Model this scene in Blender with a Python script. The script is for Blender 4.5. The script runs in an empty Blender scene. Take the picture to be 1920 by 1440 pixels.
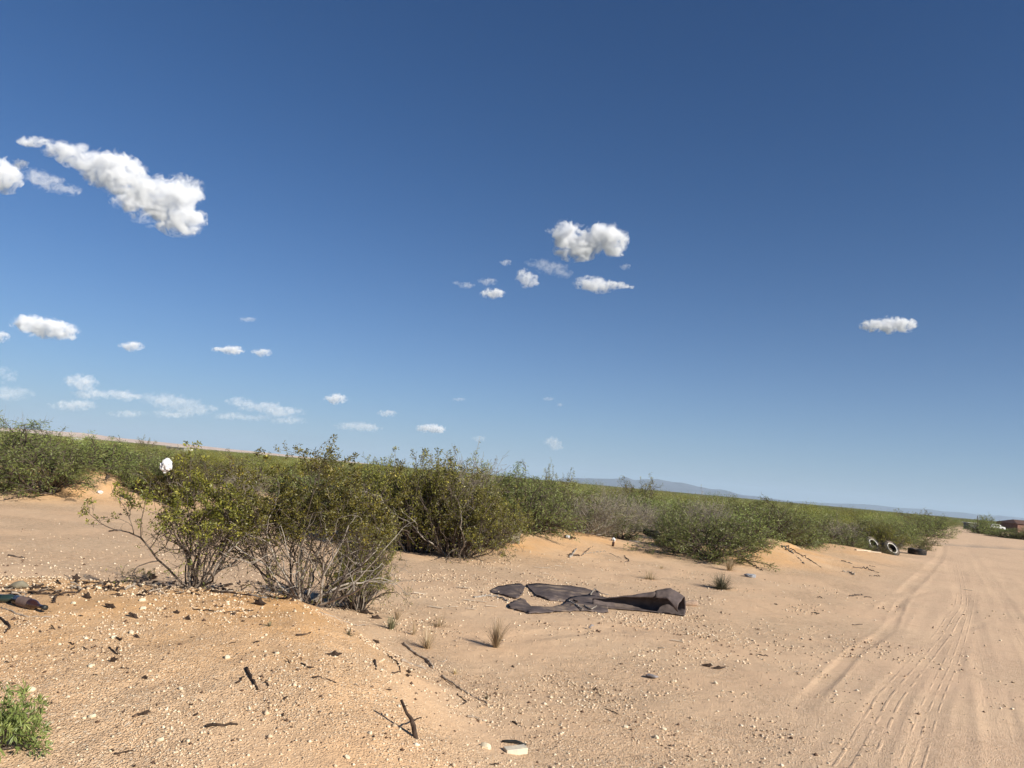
import bpy, math, random
import numpy as np
from mathutils import Vector, Matrix
# ------------------------------------------------------------------ camera, sky, sun, exposure
S = bpy.context.scene
COL = S.collection
rad = math.radians
CAM_Z = 1.6
FPX = 1442.0                      # focal length in photo pixels (photo 1920 wide)
PITCH, ROLL = rad(6.85), rad(5.22)
F_ = np.array([0, math.cos(PITCH), math.sin(PITCH)])
U0 = np.array([0, -math.sin(PITCH), math.cos(PITCH)])
R0 = np.array([1.0, 0, 0])
RV = math.cos(ROLL) * R0 + math.sin(ROLL) * U0
UV = -math.sin(ROLL) * R0 + math.cos(ROLL) * U0
cam_d = bpy.data.cameras.new('camera')
cam = bpy.data.objects.new('camera', cam_d)
COL.objects.link(cam)
M = Matrix(((RV[0], UV[0], -F_[0], 0), (RV[1], UV[1], -F_[1], 0), (RV[2], UV[2], -F_[2], CAM_Z), (0, 0, 0, 1)))
cam.matrix_world = M
cam_d.sensor_width = 36.0
cam_d.lens = 36.0 * FPX / 1920.0
cam_d.clip_start = 0.1
cam_d.clip_end = 120000.0
S.camera = cam

SUN_AZ = math.atan2(0.79, -0.61)          # measured from +Y towards +X
SUN_EL = rad(28)
SUN_DIR = Vector((math.sin(SUN_AZ) * math.cos(SUN_EL), math.cos(SUN_AZ) * math.cos(SUN_EL), math.sin(SUN_EL)))
W = bpy.data.worlds.new('World')
S.world = W
W.use_nodes = True
nt = W.node_tree
bg = nt.nodes['Background']
sky = nt.nodes.new('ShaderNodeTexSky')
sky.sky_type = 'NISHITA'
sky.sun_disc = False
sky.sun_elevation = SUN_EL
sky.sun_rotation = SUN_AZ
sky.altitude = 1200
sky.air_density = 1.0
sky.dust_density = 0.3
sky.ozone_density = 5.0
# the clear sky, a little bluer, paling towards the horizon all the way round (distant haze)
tint = nt.nodes.new('ShaderNodeMix'); tint.data_type = 'RGBA'; tint.blend_type = 'MULTIPLY'; tint.inputs[0].default_value = 1
tint.inputs[7].default_value = (.49, .80, 1.06, 1)
tc = nt.nodes.new('ShaderNodeTexCoord'); sx = nt.nodes.new('ShaderNodeSeparateXYZ')
ex = nt.nodes.new('ShaderNodeMath'); ex.operation = 'MULTIPLY'; ex.inputs[1].default_value = -9.0
e2 = nt.nodes.new('ShaderNodeMath'); e2.operation = 'EXPONENT'
mxz = nt.nodes.new('ShaderNodeMath'); mxz.operation = 'MAXIMUM'; mxz.inputs[1].default_value = 0
e3 = nt.nodes.new('ShaderNodeMath'); e3.operation = 'MULTIPLY'; e3.inputs[1].default_value = .85
hz_ = nt.nodes.new('ShaderNodeMix'); hz_.data_type = 'RGBA'
hz_.inputs[7].default_value = (5.3, 6.6, 8.2, 1)
nt.links.new(sky.outputs[0], tint.inputs[6]); nt.links.new(tc.outputs['Generated'], sx.inputs[0])
nt.links.new(sx.outputs[2], mxz.inputs[0]); nt.links.new(mxz.outputs[0], ex.inputs[0]); nt.links.new(ex.outputs[0], e2.inputs[0])
nt.links.new(e2.outputs[0], e3.inputs[0]); nt.links.new(e3.outputs[0], hz_.inputs[0]); nt.links.new(tint.outputs[2], hz_.inputs[6])
nt.links.new(hz_.outputs[2], bg.inputs[0])
bg.inputs[1].default_value = 0.052
sun_d = bpy.data.lights.new('sun', 'SUN')
sun_d.energy = 5.0
sun_d.angle = rad(0.53)
sun_d.color = (1.0, 0.93, 0.82)
sun = bpy.data.objects.new('sun', sun_d)
COL.objects.link(sun)
sun.rotation_euler = SUN_DIR.to_track_quat('Z', 'Y').to_euler()
S.view_settings.view_transform = 'Standard'
S.view_settings.look = 'None'
S.view_settings.exposure = 0.60
S.view_settings.gamma = 1.0
S.view_settings.use_curve_mapping = False
S.cycles.max_bounces = 8
S.cycles.diffuse_bounces = 3
S.cycles.transparent_max_bounces = 16
S.cycles.volume_bounces = 6
S.cycles.use_denoising = True
S.cycles.volume_step_rate = 1.0
S.cycles.volume_max_steps = 128
random.seed(7)
RNG = np.random.default_rng(11)

# ------------------------------------------------------------------ helpers
def tag(o, label=None, cat=None, group=None, kind=None):
    if label: o['label'] = label
    if cat: o['category'] = cat
    if group: o['group'] = group
    if kind: o['kind'] = kind
    return o

def link(o):
    COL.objects.link(o)
    return o

def empty(name, loc=(0, 0, 0), rz=0.0, sc=1.0):
    o = bpy.data.objects.new(name, None)
    o.empty_display_size = 0.1
    o.location = loc
    o.rotation_euler = (0, 0, rz)
    o.scale = (sc, sc, sc) if not hasattr(sc, '__len__') else sc
    return link(o)

def mesh_np(name, V, Fc, mat=None, smooth=True, attrs=None, face_attrs=None):
    """V (n,3) array; Fc (m,k) index array of triangles or quads."""
    me = bpy.data.meshes.new(name)
    V = np.asarray(V, dtype=np.float32); Fc = np.asarray(Fc, dtype=np.int32)
    m, k = Fc.shape
    me.vertices.add(len(V)); me.vertices.foreach_set('co', V.ravel())
    me.loops.add(m * k); me.loops.foreach_set('vertex_index', Fc.ravel())
    me.polygons.add(m)
    me.polygons.foreach_set('loop_start', np.arange(0, m * k, k, dtype=np.int32))
    me.polygons.foreach_set('loop_total', np.full(m, k, dtype=np.int32))
    me.polygons.foreach_set('use_smooth', np.full(m, smooth))
    me.update(calc_edges=True)
    for an, arr in (attrs or {}).items():
        a = me.attributes.new(an, 'FLOAT', 'POINT'); a.data.foreach_set('value', np.asarray(arr, dtype=np.float32))
    for an, arr in (face_attrs or {}).items():
        a = me.attributes.new(an, 'FLOAT', 'FACE'); a.data.foreach_set('value', np.asarray(arr, dtype=np.float32))
    if mat: me.materials.append(mat)
    return me

def obj(name, me, parent=None, loc=None, rot=None, sc=None):
    o = bpy.data.objects.new(name, me)
    if parent: o.parent = parent
    if loc is not None: o.location = loc
    if rot is not None: o.rotation_euler = rot
    if sc is not None: o.scale = sc if hasattr(sc, '__len__') else (sc, sc, sc)
    return link(o)

class MB:
    """collects polygons of any size"""
    def __init__(s): s.v = []; s.f = []
    def add(s, vs, fs):
        n = len(s.v); s.v.extend([tuple(map(float, v)) for v in vs]); s.f.extend([tuple(i + n for i in f) for f in fs]); return s
    def box(s, c, d, rz=0.0):
        x, y, z = [k / 2 for k in d]; ca, sa = math.cos(rz), math.sin(rz)
        vs = []
        for dz in (-z, z):
            for dx, dy in ((-x, -y), (x, -y), (x, y), (-x, y)):
                vs.append((c[0] + dx * ca - dy * sa, c[1] + dx * sa + dy * ca, c[2] + dz))
        return s.add(vs, [(3, 2, 1, 0), (4, 5, 6, 7), (0, 1, 5, 4), (1, 2, 6, 5), (2, 3, 7, 6), (3, 0, 4, 7)])
    def tube(s, pts, rs, n=6, cap=True):
        V, Fq = tube_arrays(pts, rs, n)
        s.add(V, Fq)
        if cap:
            k = len(s.v) - len(V)
            s.f.append(tuple(k + n - 1 - i for i in range(n)))
            s.f.append(tuple(k + len(V) - n + i for i in range(n)))
        return s
    def lathe(s, prof, n=24, axis=None):
        """prof list of (r,z)"""
        vs, fs = [], []
        for r, z in prof:
            for i in range(n):
                a = 2 * math.pi * i / n
                vs.append((r * math.cos(a), r * math.sin(a), z))
        for j in range(len(prof) - 1):
            for i in range(n):
                i2 = (i + 1) % n
                fs.append((j * n + i, j * n + i2, (j + 1) * n + i2, (j + 1) * n + i))
        return s.add(vs, fs)
    def mesh(s, name, mat=None, smooth=False):
        me = bpy.data.meshes.new(name); me.from_pydata(s.v, [], s.f)
        me.polygons.foreach_set('use_smooth', [smooth] * len(me.polygons)); me.update()
        if mat: me.materials.append(mat)
        return me

def tube_arrays(pts, rs, n=6):
    P = np.asarray(pts, float); m = len(P)
    T = np.gradient(P, axis=0); T /= np.linalg.norm(T, axis=1)[:, None] + 1e-12
    ref = np.array([0, 0, 1.0]) if abs(T[0, 2]) < .9 else np.array([1.0, 0, 0])
    A = np.cross(T, ref); A /= np.linalg.norm(A, axis=1)[:, None] + 1e-12
    B = np.cross(T, A)
    an = np.arange(n) * 2 * np.pi / n
    rs = np.asarray(rs, float)
    V = P[:, None, :] + rs[:, None, None] * (np.cos(an)[None, :, None] * A[:, None, :] + np.sin(an)[None, :, None] * B[:, None, :])
    j = np.arange(m - 1)[:, None] * n; i = np.arange(n)[None, :]; i2 = (i + 1) % n
    Fq = np.stack([j + i, j + i2, j + n + i2, j + n + i], -1).reshape(-1, 4)
    return V.reshape(-1, 3), Fq

# value noise in numpy
def _hash(ix, iy, seed):
    h = (ix.astype(np.int64) * 374761393 + iy.astype(np.int64) * 668265263 + seed * 1442695041) & 0xFFFFFFFF
    h = ((h ^ (h >> 13)) * 1274126177) & 0xFFFFFFFF
    return ((h ^ (h >> 16)) & 0xFFFFFF) / float(0xFFFFFF)
def vnoise(x, y, sc, seed=0):
    x = np.asarray(x, float) / sc; y = np.asarray(y, float) / sc
    ix = np.floor(x); iy = np.floor(y); fx = x - ix; fy = y - iy
    fx = fx * fx * (3 - 2 * fx); fy = fy * fy * (3 - 2 * fy)
    a = _hash(ix, iy, seed); b = _hash(ix + 1, iy, seed); c = _hash(ix, iy + 1, seed); d = _hash(ix + 1, iy + 1, seed)
    return (a * (1 - fx) + b * fx) * (1 - fy) + (c * (1 - fx) + d * fx) * fy - 0.5
def fbm(x, y, sc, seed=0, oc=4, gain=.5):
    t = 0; a = 1
    for k in range(oc):
        t = t + a * vnoise(np.asarray(x) * 1.0 + k * 17.3, np.asarray(y) + k * 5.1, sc / (2.03 ** k), seed + k); a *= gain
    return t
def sstep(a, b, x):
    t = np.clip((np.asarray(x, float) - a) / (b - a), 0, 1); return t * t * (3 - 2 * t)

# ------------------------------------------------------------------ photo pixel -> ray -> place on the ground
def ray(px, py):
    d = F_ + RV * ((px - 960) / FPX) + UV * ((720 - py) / FPX)
    return d / np.linalg.norm(d)
def hor(px):                       # image row of the horizon in that column
    c = (math.tan(PITCH) / 1.0)
    # solve d.z = 0
    return 720 + (F_[2] + RV[2] * (px - 960) / FPX) * FPX / UV[2]
def flat(px, py, z=0.0):
    d = ray(px, py); t = (z - CAM_Z) / d[2]
    return np.array([d[0] * t, d[1] * t])
def at_dist(px, Y):                # world XY at forward distance Y under that column of the horizon
    d = ray(px, hor(px)); return np.array([d[0] / d[1] * Y, Y])

# edge of the cleared sand: table of (direction x/y, distance)
_edge_px = [(-400, 940), (0, 941), (160, 941), (250, 935), (330, 938), (560, 950), (640, 1000), (720, 1030), (880, 1034), (950, 1008), (1130, 1003),
            (1200, 1013), (1262, 1036), (1300, 1048), (1440, 1052), (1480, 1050), (1600, 1026), (1690, 1024), (1705, 1004), (1745, 987), (1762, 981)]
_ed = [flat(*p) for p in _edge_px]
EDGE_A = np.array([p[0] / p[1] for p in _ed] + [.615, .64, .70, 1.2])
EDGE_Y = np.array([p[1] for p in _ed] + [230, 260, 95, 60])
def scrub(x, y, soft=1.0):
    a = np.asarray(x) / np.maximum(y, .5)
    ye = np.interp(a, EDGE_A, EDGE_Y)
    return sstep(-.5 * soft, 2.0 * soft, y - ye)

DUNES = []
for px, Y, rx, ry, h in ((215, 21.2, 1.5, 1.7, .42), (60, 20.8, 2.6, 1.8, .30), (-200, 20, 4, 2.5, .4), (420, 25, 3, 2.4, .35), (960, 17.6, 1.5, 1.6, .20), (1060, 20.5, 2.4, 2.0, .30),
                         (1395, 20.6, 2.0, 1.6, .27), (1470, 22.6, 2.0, 2.0, .27), (1560, 27.0, 2.2, 2.4, .30), (1300, 24, 2.5, 2.2, .3), (800, 20, 3, 2.5, .3)):
    p = at_dist(px, Y); DUNES.append((p[0], p[1], rx, ry, h))
EL0, EL1 = np.array([0.35, 4.4]), np.array([-1.15, 8.2])     # foot line of the near mound
_en = EL1 - EL0; _en /= np.linalg.norm(_en); _nn = np.array([-_en[1], _en[0]])
def mound(x, y):
    s = (x - EL0[0]) * _nn[0] + (y - EL0[1]) * _nn[1]        # >0 on the mound
    B = sstep(-.15, 1.25, s + .18 * vnoise(x, y, .7, 5))
    yc = 6.15 + .25 * vnoise(x, x * 0, 1.9, 9)
    A = np.where(y < yc, sstep(1.8, 6.25, y), 1 - sstep(6.3, 8.6, y))
    H = .47 + .10 * vnoise(x, y * .3, 1.3, 3) - .08 * sstep(-2.8, -4.6, x)
    return H * A * B, A * B
def tracks(x, y):                  # height, tread mask, lateral u, along s
    return
def h_base(x, y):
    x = np.asarray(x, float); y = np.asarray(y, float)
    r = np.hypot(x, y)
    z = .035 * fbm(x, y, 4.5, 21, 3) * sstep(3, 8, r)
    z = z + mound(x, y)[0]
    for (cx, cy, rx, ry, h) in DUNES:
        q = ((x - cx) / rx) ** 2 + ((y - cy) / ry) ** 2
        z = z + h * np.exp(-q * 1.1)
    sc = scrub(x, y)
    z = z + sc * (.12 + .5 * vnoise(x, y, 5.5, 33) + .2 * vnoise(x, y, 2.3, 34)) * sstep(8, 22, y) * (1 - .6 * sstep(60, 200, r))
    z = z - .9 * sstep(80, 250, r)
    return z
def h_fine(x, y):
    r = np.hypot(x, y)
    k = 1 - sstep(12, 30, r)
    _, ma = mound(x, y)
    rd = road_mask(x, y)
    amp = (.012 + .012 * ma) * (1 - .55 * rd)
    return k * (amp * fbm(x, y, .34, 50, 3, .55)) + .012 * (1 - sstep(20, 60, r)) * fbm(x, y, 1.1, 60, 2)
_rl = [flat(p[0], p[1]) for p in ((1330, 1440), (1500, 1290), (1600, 1150), (1690, 1070), (1730, 1030), (1765, 990))]
def road_mask(x, y):               # the drive­n strip at the right
    yy = np.array([p[1] for p in _rl]); xx = np.array([p[0] for p in _rl])
    xe = np.interp(y, yy, xx, left=xx[0] - .1)
    xe = np.where(y > yy[-1], xx[-1] + (y - yy[-1]) * (xx[-1] / yy[-1]), xe)
    w = .8 + .03 * np.asarray(y)
    return sstep(-w, w, x - xe + .9 * vnoise(x, y, 1.6, 71)) * (1 - scrub(x, y))
# ------------------------------------------------------------------ tyre tracks: centre lines picked on the flat ground
def _smooth(P, n):
    P = np.asarray(P, float); t = np.arange(len(P)); tt = np.linspace(0, len(P) - 1, n)
    out = np.empty((n, 2))
    for k, ti in enumerate(tt):
        i = int(min(max(math.floor(ti), 0), len(P) - 2)); u = ti - i
        p0 = P[max(i - 1, 0)]; p1 = P[i]; p2 = P[i + 1]; p3 = P[min(i + 2, len(P) - 1)]
        out[k] = .5 * ((2 * p1) + (p2 - p0) * u + (2 * p0 - 5 * p1 + 4 * p2 - p3) * u * u + (3 * p1 - p0 - 3 * p2 + p3) * u ** 3)
    return out
TR = [  # (photo points, half width m, depth m, tread strength)
    ([(1560, 1500), (1625, 1400), (1680, 1300), (1745, 1220), (1785, 1165), (1805, 1110), (1790, 1040)], .15, .012, 1.0),
    ([(1690, 1500), (1725, 1400), (1755, 1310), (1790, 1230), (1815, 1150), (1830, 1080)], .11, .008, .75),
    ([(1500, 1330), (1600, 1225), (1665, 1180), (1680, 1150), (1700, 1120), (1745, 1108), (1800, 1100)], .08, .034, .1),
    ([(1640, 1160), (1690, 1115), (1740, 1070), (1765, 1040), (1768, 1015)], .14, .034, .0),
    ([(1900, 1500), (1880, 1380), (1850, 1260), (1820, 1150), (1785, 1080), (1772, 1030)], .12, .010, .2),
    ([(2060, 1440), (1985, 1300), (1920, 1190), (1870, 1110), (1830, 1050), (1800, 1010)], .14, .014, .4),
    ([(1300, 1180), (1500, 1195), (1600, 1208), (1690, 1212), (1760, 1195), (1900, 1150)], .07, .014, .0),
    ([(700, 1300), (980, 1260), (1150, 1310), (1320, 1350), (1500, 1380)], .16, .020, .0),
    ([(940, 1200), (1200, 1180), (1400, 1215), (1560, 1260)], .16, .018, .0),
]
TRW = []
for pts, w, dp, ts in TR:
    Wp = [flat(*p) for p in pts]
    P = _smooth(Wp, 90); TRW.append((P, w, dp, ts))
def track_fields(x, y):
    n = x.shape; x = x.ravel(); y = y.ravel()
    hz = np.zeros_like(x); tm = np.zeros_like(x); uu = np.zeros_like(x); ss = np.zeros_like(x)
    for P, w, dp, ts in TRW:
        lo = P.min(0) - .6; hi = P.max(0) + .6
        idx = np.nonzero((x > lo[0]) & (x < hi[0]) & (y > lo[1]) & (y < hi[1]))[0]
        if not len(idx): continue
        a = P[:-1]; b = P[1:]; d = b - a; L = np.linalg.norm(d, axis=1); cum = np.concatenate([[0], np.cumsum(L)])[:-1]
        best = np.full(len(idx), 1e9); bu = np.zeros(len(idx)); bs = np.zeros(len(idx))
        for k in range(len(a)):
            ex = x[idx] - a[k, 0]; ey = y[idx] - a[k, 1]
            t = np.clip((ex * d[k, 0] + ey * d[k, 1]) / (L[k] ** 2 + 1e-9), 0, 1)
            qx = ex - t * d[k, 0]; qy = ey - t * d[k, 1]; D = np.hypot(qx, qy)
            m = D < best
            sg = np.sign(ex * -d[k, 1] + ey * d[k, 0])
            best[m] = D[m]; bu[m] = (D * sg)[m]; bs[m] = (cum[k] + t * L[k])[m]
        q = best / w
        fade = 1 - sstep(.75, 1.0, bs / cum[-1])
        var = .1 + 1.5 * (vnoise(x[idx], y[idx], .9, 81) + .5)
        hz[idx] += .30 * (-dp * np.exp(-(q * 1.0) ** 4) + .45 * dp * np.exp(-((q - 1.3) * 3.2) ** 2)) * fade * var
        mm = (np.exp(-(q * 1.05) ** 6) * ts * fade * np.clip(var, 0, 1))
        up = mm > tm[idx]
        tm[idx] = np.where(up, mm, tm[idx]); uu[idx] = np.where(up, bu / w, uu[idx]); ss[idx] = np.where(up, bs, ss[idx])
    return hz.reshape(n), tm.reshape(n), uu.reshape(n), ss.reshape(n)
def hgt(x, y):
    x = np.asarray(x, float); y = np.asarray(y, float)
    z = h_base(x, y) + h_fine(x, y)
    m = np.hypot(x, y) < 40
    tz = track_fields(np.atleast_1d(x), np.atleast_1d(y))[0] if np.any(m) else 0
    return z + (tz.reshape(z.shape) if np.any(m) else 0)
def hz1(x, y): return float(h_base(np.array([x]), np.array([y]))[0] + h_fine(np.array([x]), np.array([y]))[0])
_T = np.geomspace(2.0, 900, 2400)
def hit(px, py):                   # first point of the terrain seen at that photo pixel
    d = ray(px, py)
    X = d[0] * _T; Y = d[1] * _T; Z = CAM_Z + d[2] * _T
    H = h_base(X, Y) + h_fine(X, Y)
    k = np.nonzero(Z < H)[0]
    if not len(k): return Vector((X[-1], Y[-1], H[-1]))
    k = max(k[0], 1); f = (Z[k - 1] - H[k - 1]) / ((Z[k - 1] - H[k - 1]) - (Z[k] - H[k]) + 1e-12)
    x = X[k - 1] + f * (X[k] - X[k - 1]); y = Y[k - 1] + f * (Y[k] - Y[k - 1])
    return Vector((x, y, hz1(x, y)))

# ------------------------------------------------------------------ node helpers
def new_mat(name):
    m = bpy.data.materials.new(name); m.use_nodes = True
    n = m.node_tree; b = n.nodes['Principled BSDF']
    return m, n, b
def N(nt, t, **kw):
    o = nt.nodes.new(t)
    for k, v in kw.items(): setattr(o, k, v)
    return o
def L(nt, a, b): nt.links.new(a, b)
def math_(nt, op, a, b=None, c=None, clamp=False):
    o = N(nt, 'ShaderNodeMath', operation=op); o.use_clamp = clamp
    for i, v in enumerate((a, b, c)):
        if v is None: continue
        if isinstance(v, (int, float)): o.inputs[i].default_value = v
        else: L(nt, v, o.inputs[i])
    return o.outputs[0]
def noise_(nt, vec, scale, detail=4, rough=.55, dist=0):
    o = N(nt, 'ShaderNodeTexNoise'); o.inputs['Scale'].default_value = scale; o.inputs['Detail'].default_value = detail
    o.inputs['Roughness'].default_value = rough; o.inputs['Distortion'].default_value = dist
    if vec is not None: L(nt, vec, o.inputs['Vector'])
    return o.outputs['Fac']
def mix_(nt, f, a, b, mode='MIX'):
    o = N(nt, 'ShaderNodeMix', data_type='RGBA', blend_type=mode)
    for i, v in ((0, f), (6, a), (7, b)):
        if isinstance(v, (int, float)): o.inputs[i].default_value = v
        elif isinstance(v, tuple): o.inputs[i].default_value = (*v, 1)
        else: L(nt, v, o.inputs[i])
    return o.outputs[2]
def ramp_(nt, f, *stops):
    o = N(nt, 'ShaderNodeMapRange'); o.interpolation_type = 'SMOOTHSTEP'
    o.inputs[1].default_value = stops[0]; o.inputs[2].default_value = stops[1]
    o.inputs[3].default_value = stops[2] if len(stops) > 2 else 0; o.inputs[4].default_value = stops[3] if len(stops) > 3 else 1
    L(nt, f, o.inputs[0]); return o.outputs[0]
def attr_(nt, name):
    o = N(nt, 'ShaderNodeAttribute'); o.attribute_name = name; return o.outputs['Fac']

# ------------------------------------------------------------------ ground material
def ground_mat():
    m, n, b = new_mat('desert_sand')
    pos = N(n, 'ShaderNodeNewGeometry').outputs['Position']
    org = attr_(n, 'orange'); grav = attr_(n, 'gravel'); road = attr_(n, 'road'); scr = attr_(n, 'scrub'); tread = attr_(n, 'tread')
    rut_tone = attr_(n, 'dark')
    big = noise_(n, pos, .7, 5, .6); mid = noise_(n, pos, 6, 5, .6); fin = noise_(n, pos, 55, 4, .65); grain = noise_(n, pos, 240, 2, .7)
    c = mix_(n, road, (.675, .458, .282), (.64, .445, .292))
    c = mix_(n, org, c, (.65, .370, .155))
    c = mix_(n, ramp_(n, big, .35, .68), c, mix_(n, .5, c, (.66, .48, .31)))
    c = mix_(n, math_(n, 'MULTIPLY', ramp_(n, mid, .5, .8), .4), c, (.40, .26, .165))
    c = mix_(n, math_(n, 'MULTIPLY', ramp_(n, fin, .5, .72), .28), c, (.33, .215, .14))
    grit = noise_(n, pos, 26, 3, .75); lump = noise_(n, pos, 11, 3, .7)
    rough_ = math_(n, 'ADD', .25, grav)
    c = mix_(n, math_(n, 'MULTIPLY', ramp_(n, grit, .55, .66), math_(n, 'MULTIPLY', rough_, .45)), c, (.78, .62, .43))
    c = mix_(n, math_(n, 'MULTIPLY', ramp_(n, grit, .45, .34), math_(n, 'MULTIPLY', rough_, .0)), c, (.30, .20, .12))
    c = mix_(n, math_(n, 'MULTIPLY', ramp_(n, lump, .50, .64), math_(n, 'MULTIPLY', rough_, .32)), c, (.34, .22, .13))
    # fine pebbles: pale and dark voronoi cells
    for sc_, thr, col, amt in ((38, .30, (.74, .62, .46), .7), (80, .33, (.72, .60, .44), .7), (55, .24, (.20, .125, .08), .75), (95, .3, (.30, .20, .13), .6)):
        v = N(n, 'ShaderNodeTexVoronoi'); v.inputs['Scale'].default_value = sc_; v.inputs['Randomness'].default_value = 1
        L(n, pos, v.inputs['Vector'])
        sel = N(n, 'ShaderNodeSeparateColor'); L(n, v.outputs['Color'], sel.inputs[0])
        keep = ramp_(n, sel.outputs[0], .62, .66)
        inside = ramp_(n, v.outputs['Distance'], thr, thr * .75)
        inside = ramp_(n, v.outputs['Distance'], thr * .75, thr, 1, 0)
        f = math_(n, 'MULTIPLY', math_(n, 'MULTIPLY', keep, inside), amt)
        f = math_(n, 'MULTIPLY', f, math_(n, 'ADD', .25, grav), clamp=True)
        c = mix_(n, f, c, col)
    c = mix_(n, math_(n, 'MULTIPLY', scr, ramp_(n, noise_(n, pos, .8, 4), .4, .6, .25, .75)), c, (.30, .24, .15))
    far = attr_(n, 'far')
    c = mix_(n, far, c, mix_(n, ramp_(n, noise_(n, pos, .02, 5, .7), .4, .62), (.10, .095, .045), (.19, .16, .085)))
    c = mix_(n, math_(n, 'MULTIPLY', rut_tone, .55), c, (.27, .23, .19))  # darker colour along the crossing rut
    L(n, c, b.inputs['Base Color'])
    b.inputs['Roughness'].default_value = .95
    b.inputs['Specular IOR Level'].default_value = .15
    # relief
    u = attr_(n, 'tu'); s = attr_(n, 'ts')
    wob = math_(n, 'MULTIPLY', noise_(n, pos, 9, 2), .5)
    line = ramp_(n, math_(n, 'SINE', math_(n, 'ADD', math_(n, 'MULTIPLY', u, 10.5), wob)), .55, .95)
    dash = ramp_(n, math_(n, 'SINE', math_(n, 'ADD', math_(n, 'MULTIPLY', s, 150), math_(n, 'MULTIPLY', u, 3))), -.4, .5, .35, 1)
    worn = ramp_(n, noise_(n, pos, 3.2, 4, .6), .42, .58)
    tr = math_(n, 'MULTIPLY', math_(n, 'MULTIPLY', math_(n, 'MULTIPLY', line, dash), math_(n, 'MULTIPLY', tread, worn)), -.0085)
    v = N(n, 'ShaderNodeTexVoronoi'); v.inputs['Scale'].default_value = 75; L(n, pos, v.inputs['Vector'])
    peb = math_(n, 'MULTIPLY', ramp_(n, v.outputs['Distance'], .15, .5, 1, 0), math_(n, 'MULTIPLY', math_(n, 'ADD', grav, .2), .0085))
    smooth = math_(n, 'SUBTRACT', 1, math_(n, 'MULTIPLY', road, .5))
    hh = math_(n, 'ADD', math_(n, 'MULTIPLY', fin, .012), math_(n, 'MULTIPLY', mid, .016))
    hh = math_(n, 'ADD', hh, math_(n, 'MULTIPLY', math_(n, 'MULTIPLY', grit, grav), .022))
    hh = math_(n, 'ADD', hh, math_(n, 'MULTIPLY', grain, .0035))
    hh = math_(n, 'ADD', math_(n, 'MULTIPLY', hh, smooth), peb)
    hh = math_(n, 'ADD', hh, tr)
    bp = N(n, 'ShaderNodeBump'); bp.inputs['Strength'].default_value = .9; bp.inputs['Distance'].default_value = 1.0
    L(n, hh, bp.inputs['Height']); L(n, bp.outputs[0], b.inputs['Normal'])
    return m
M_GROUND = ground_mat()

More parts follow.
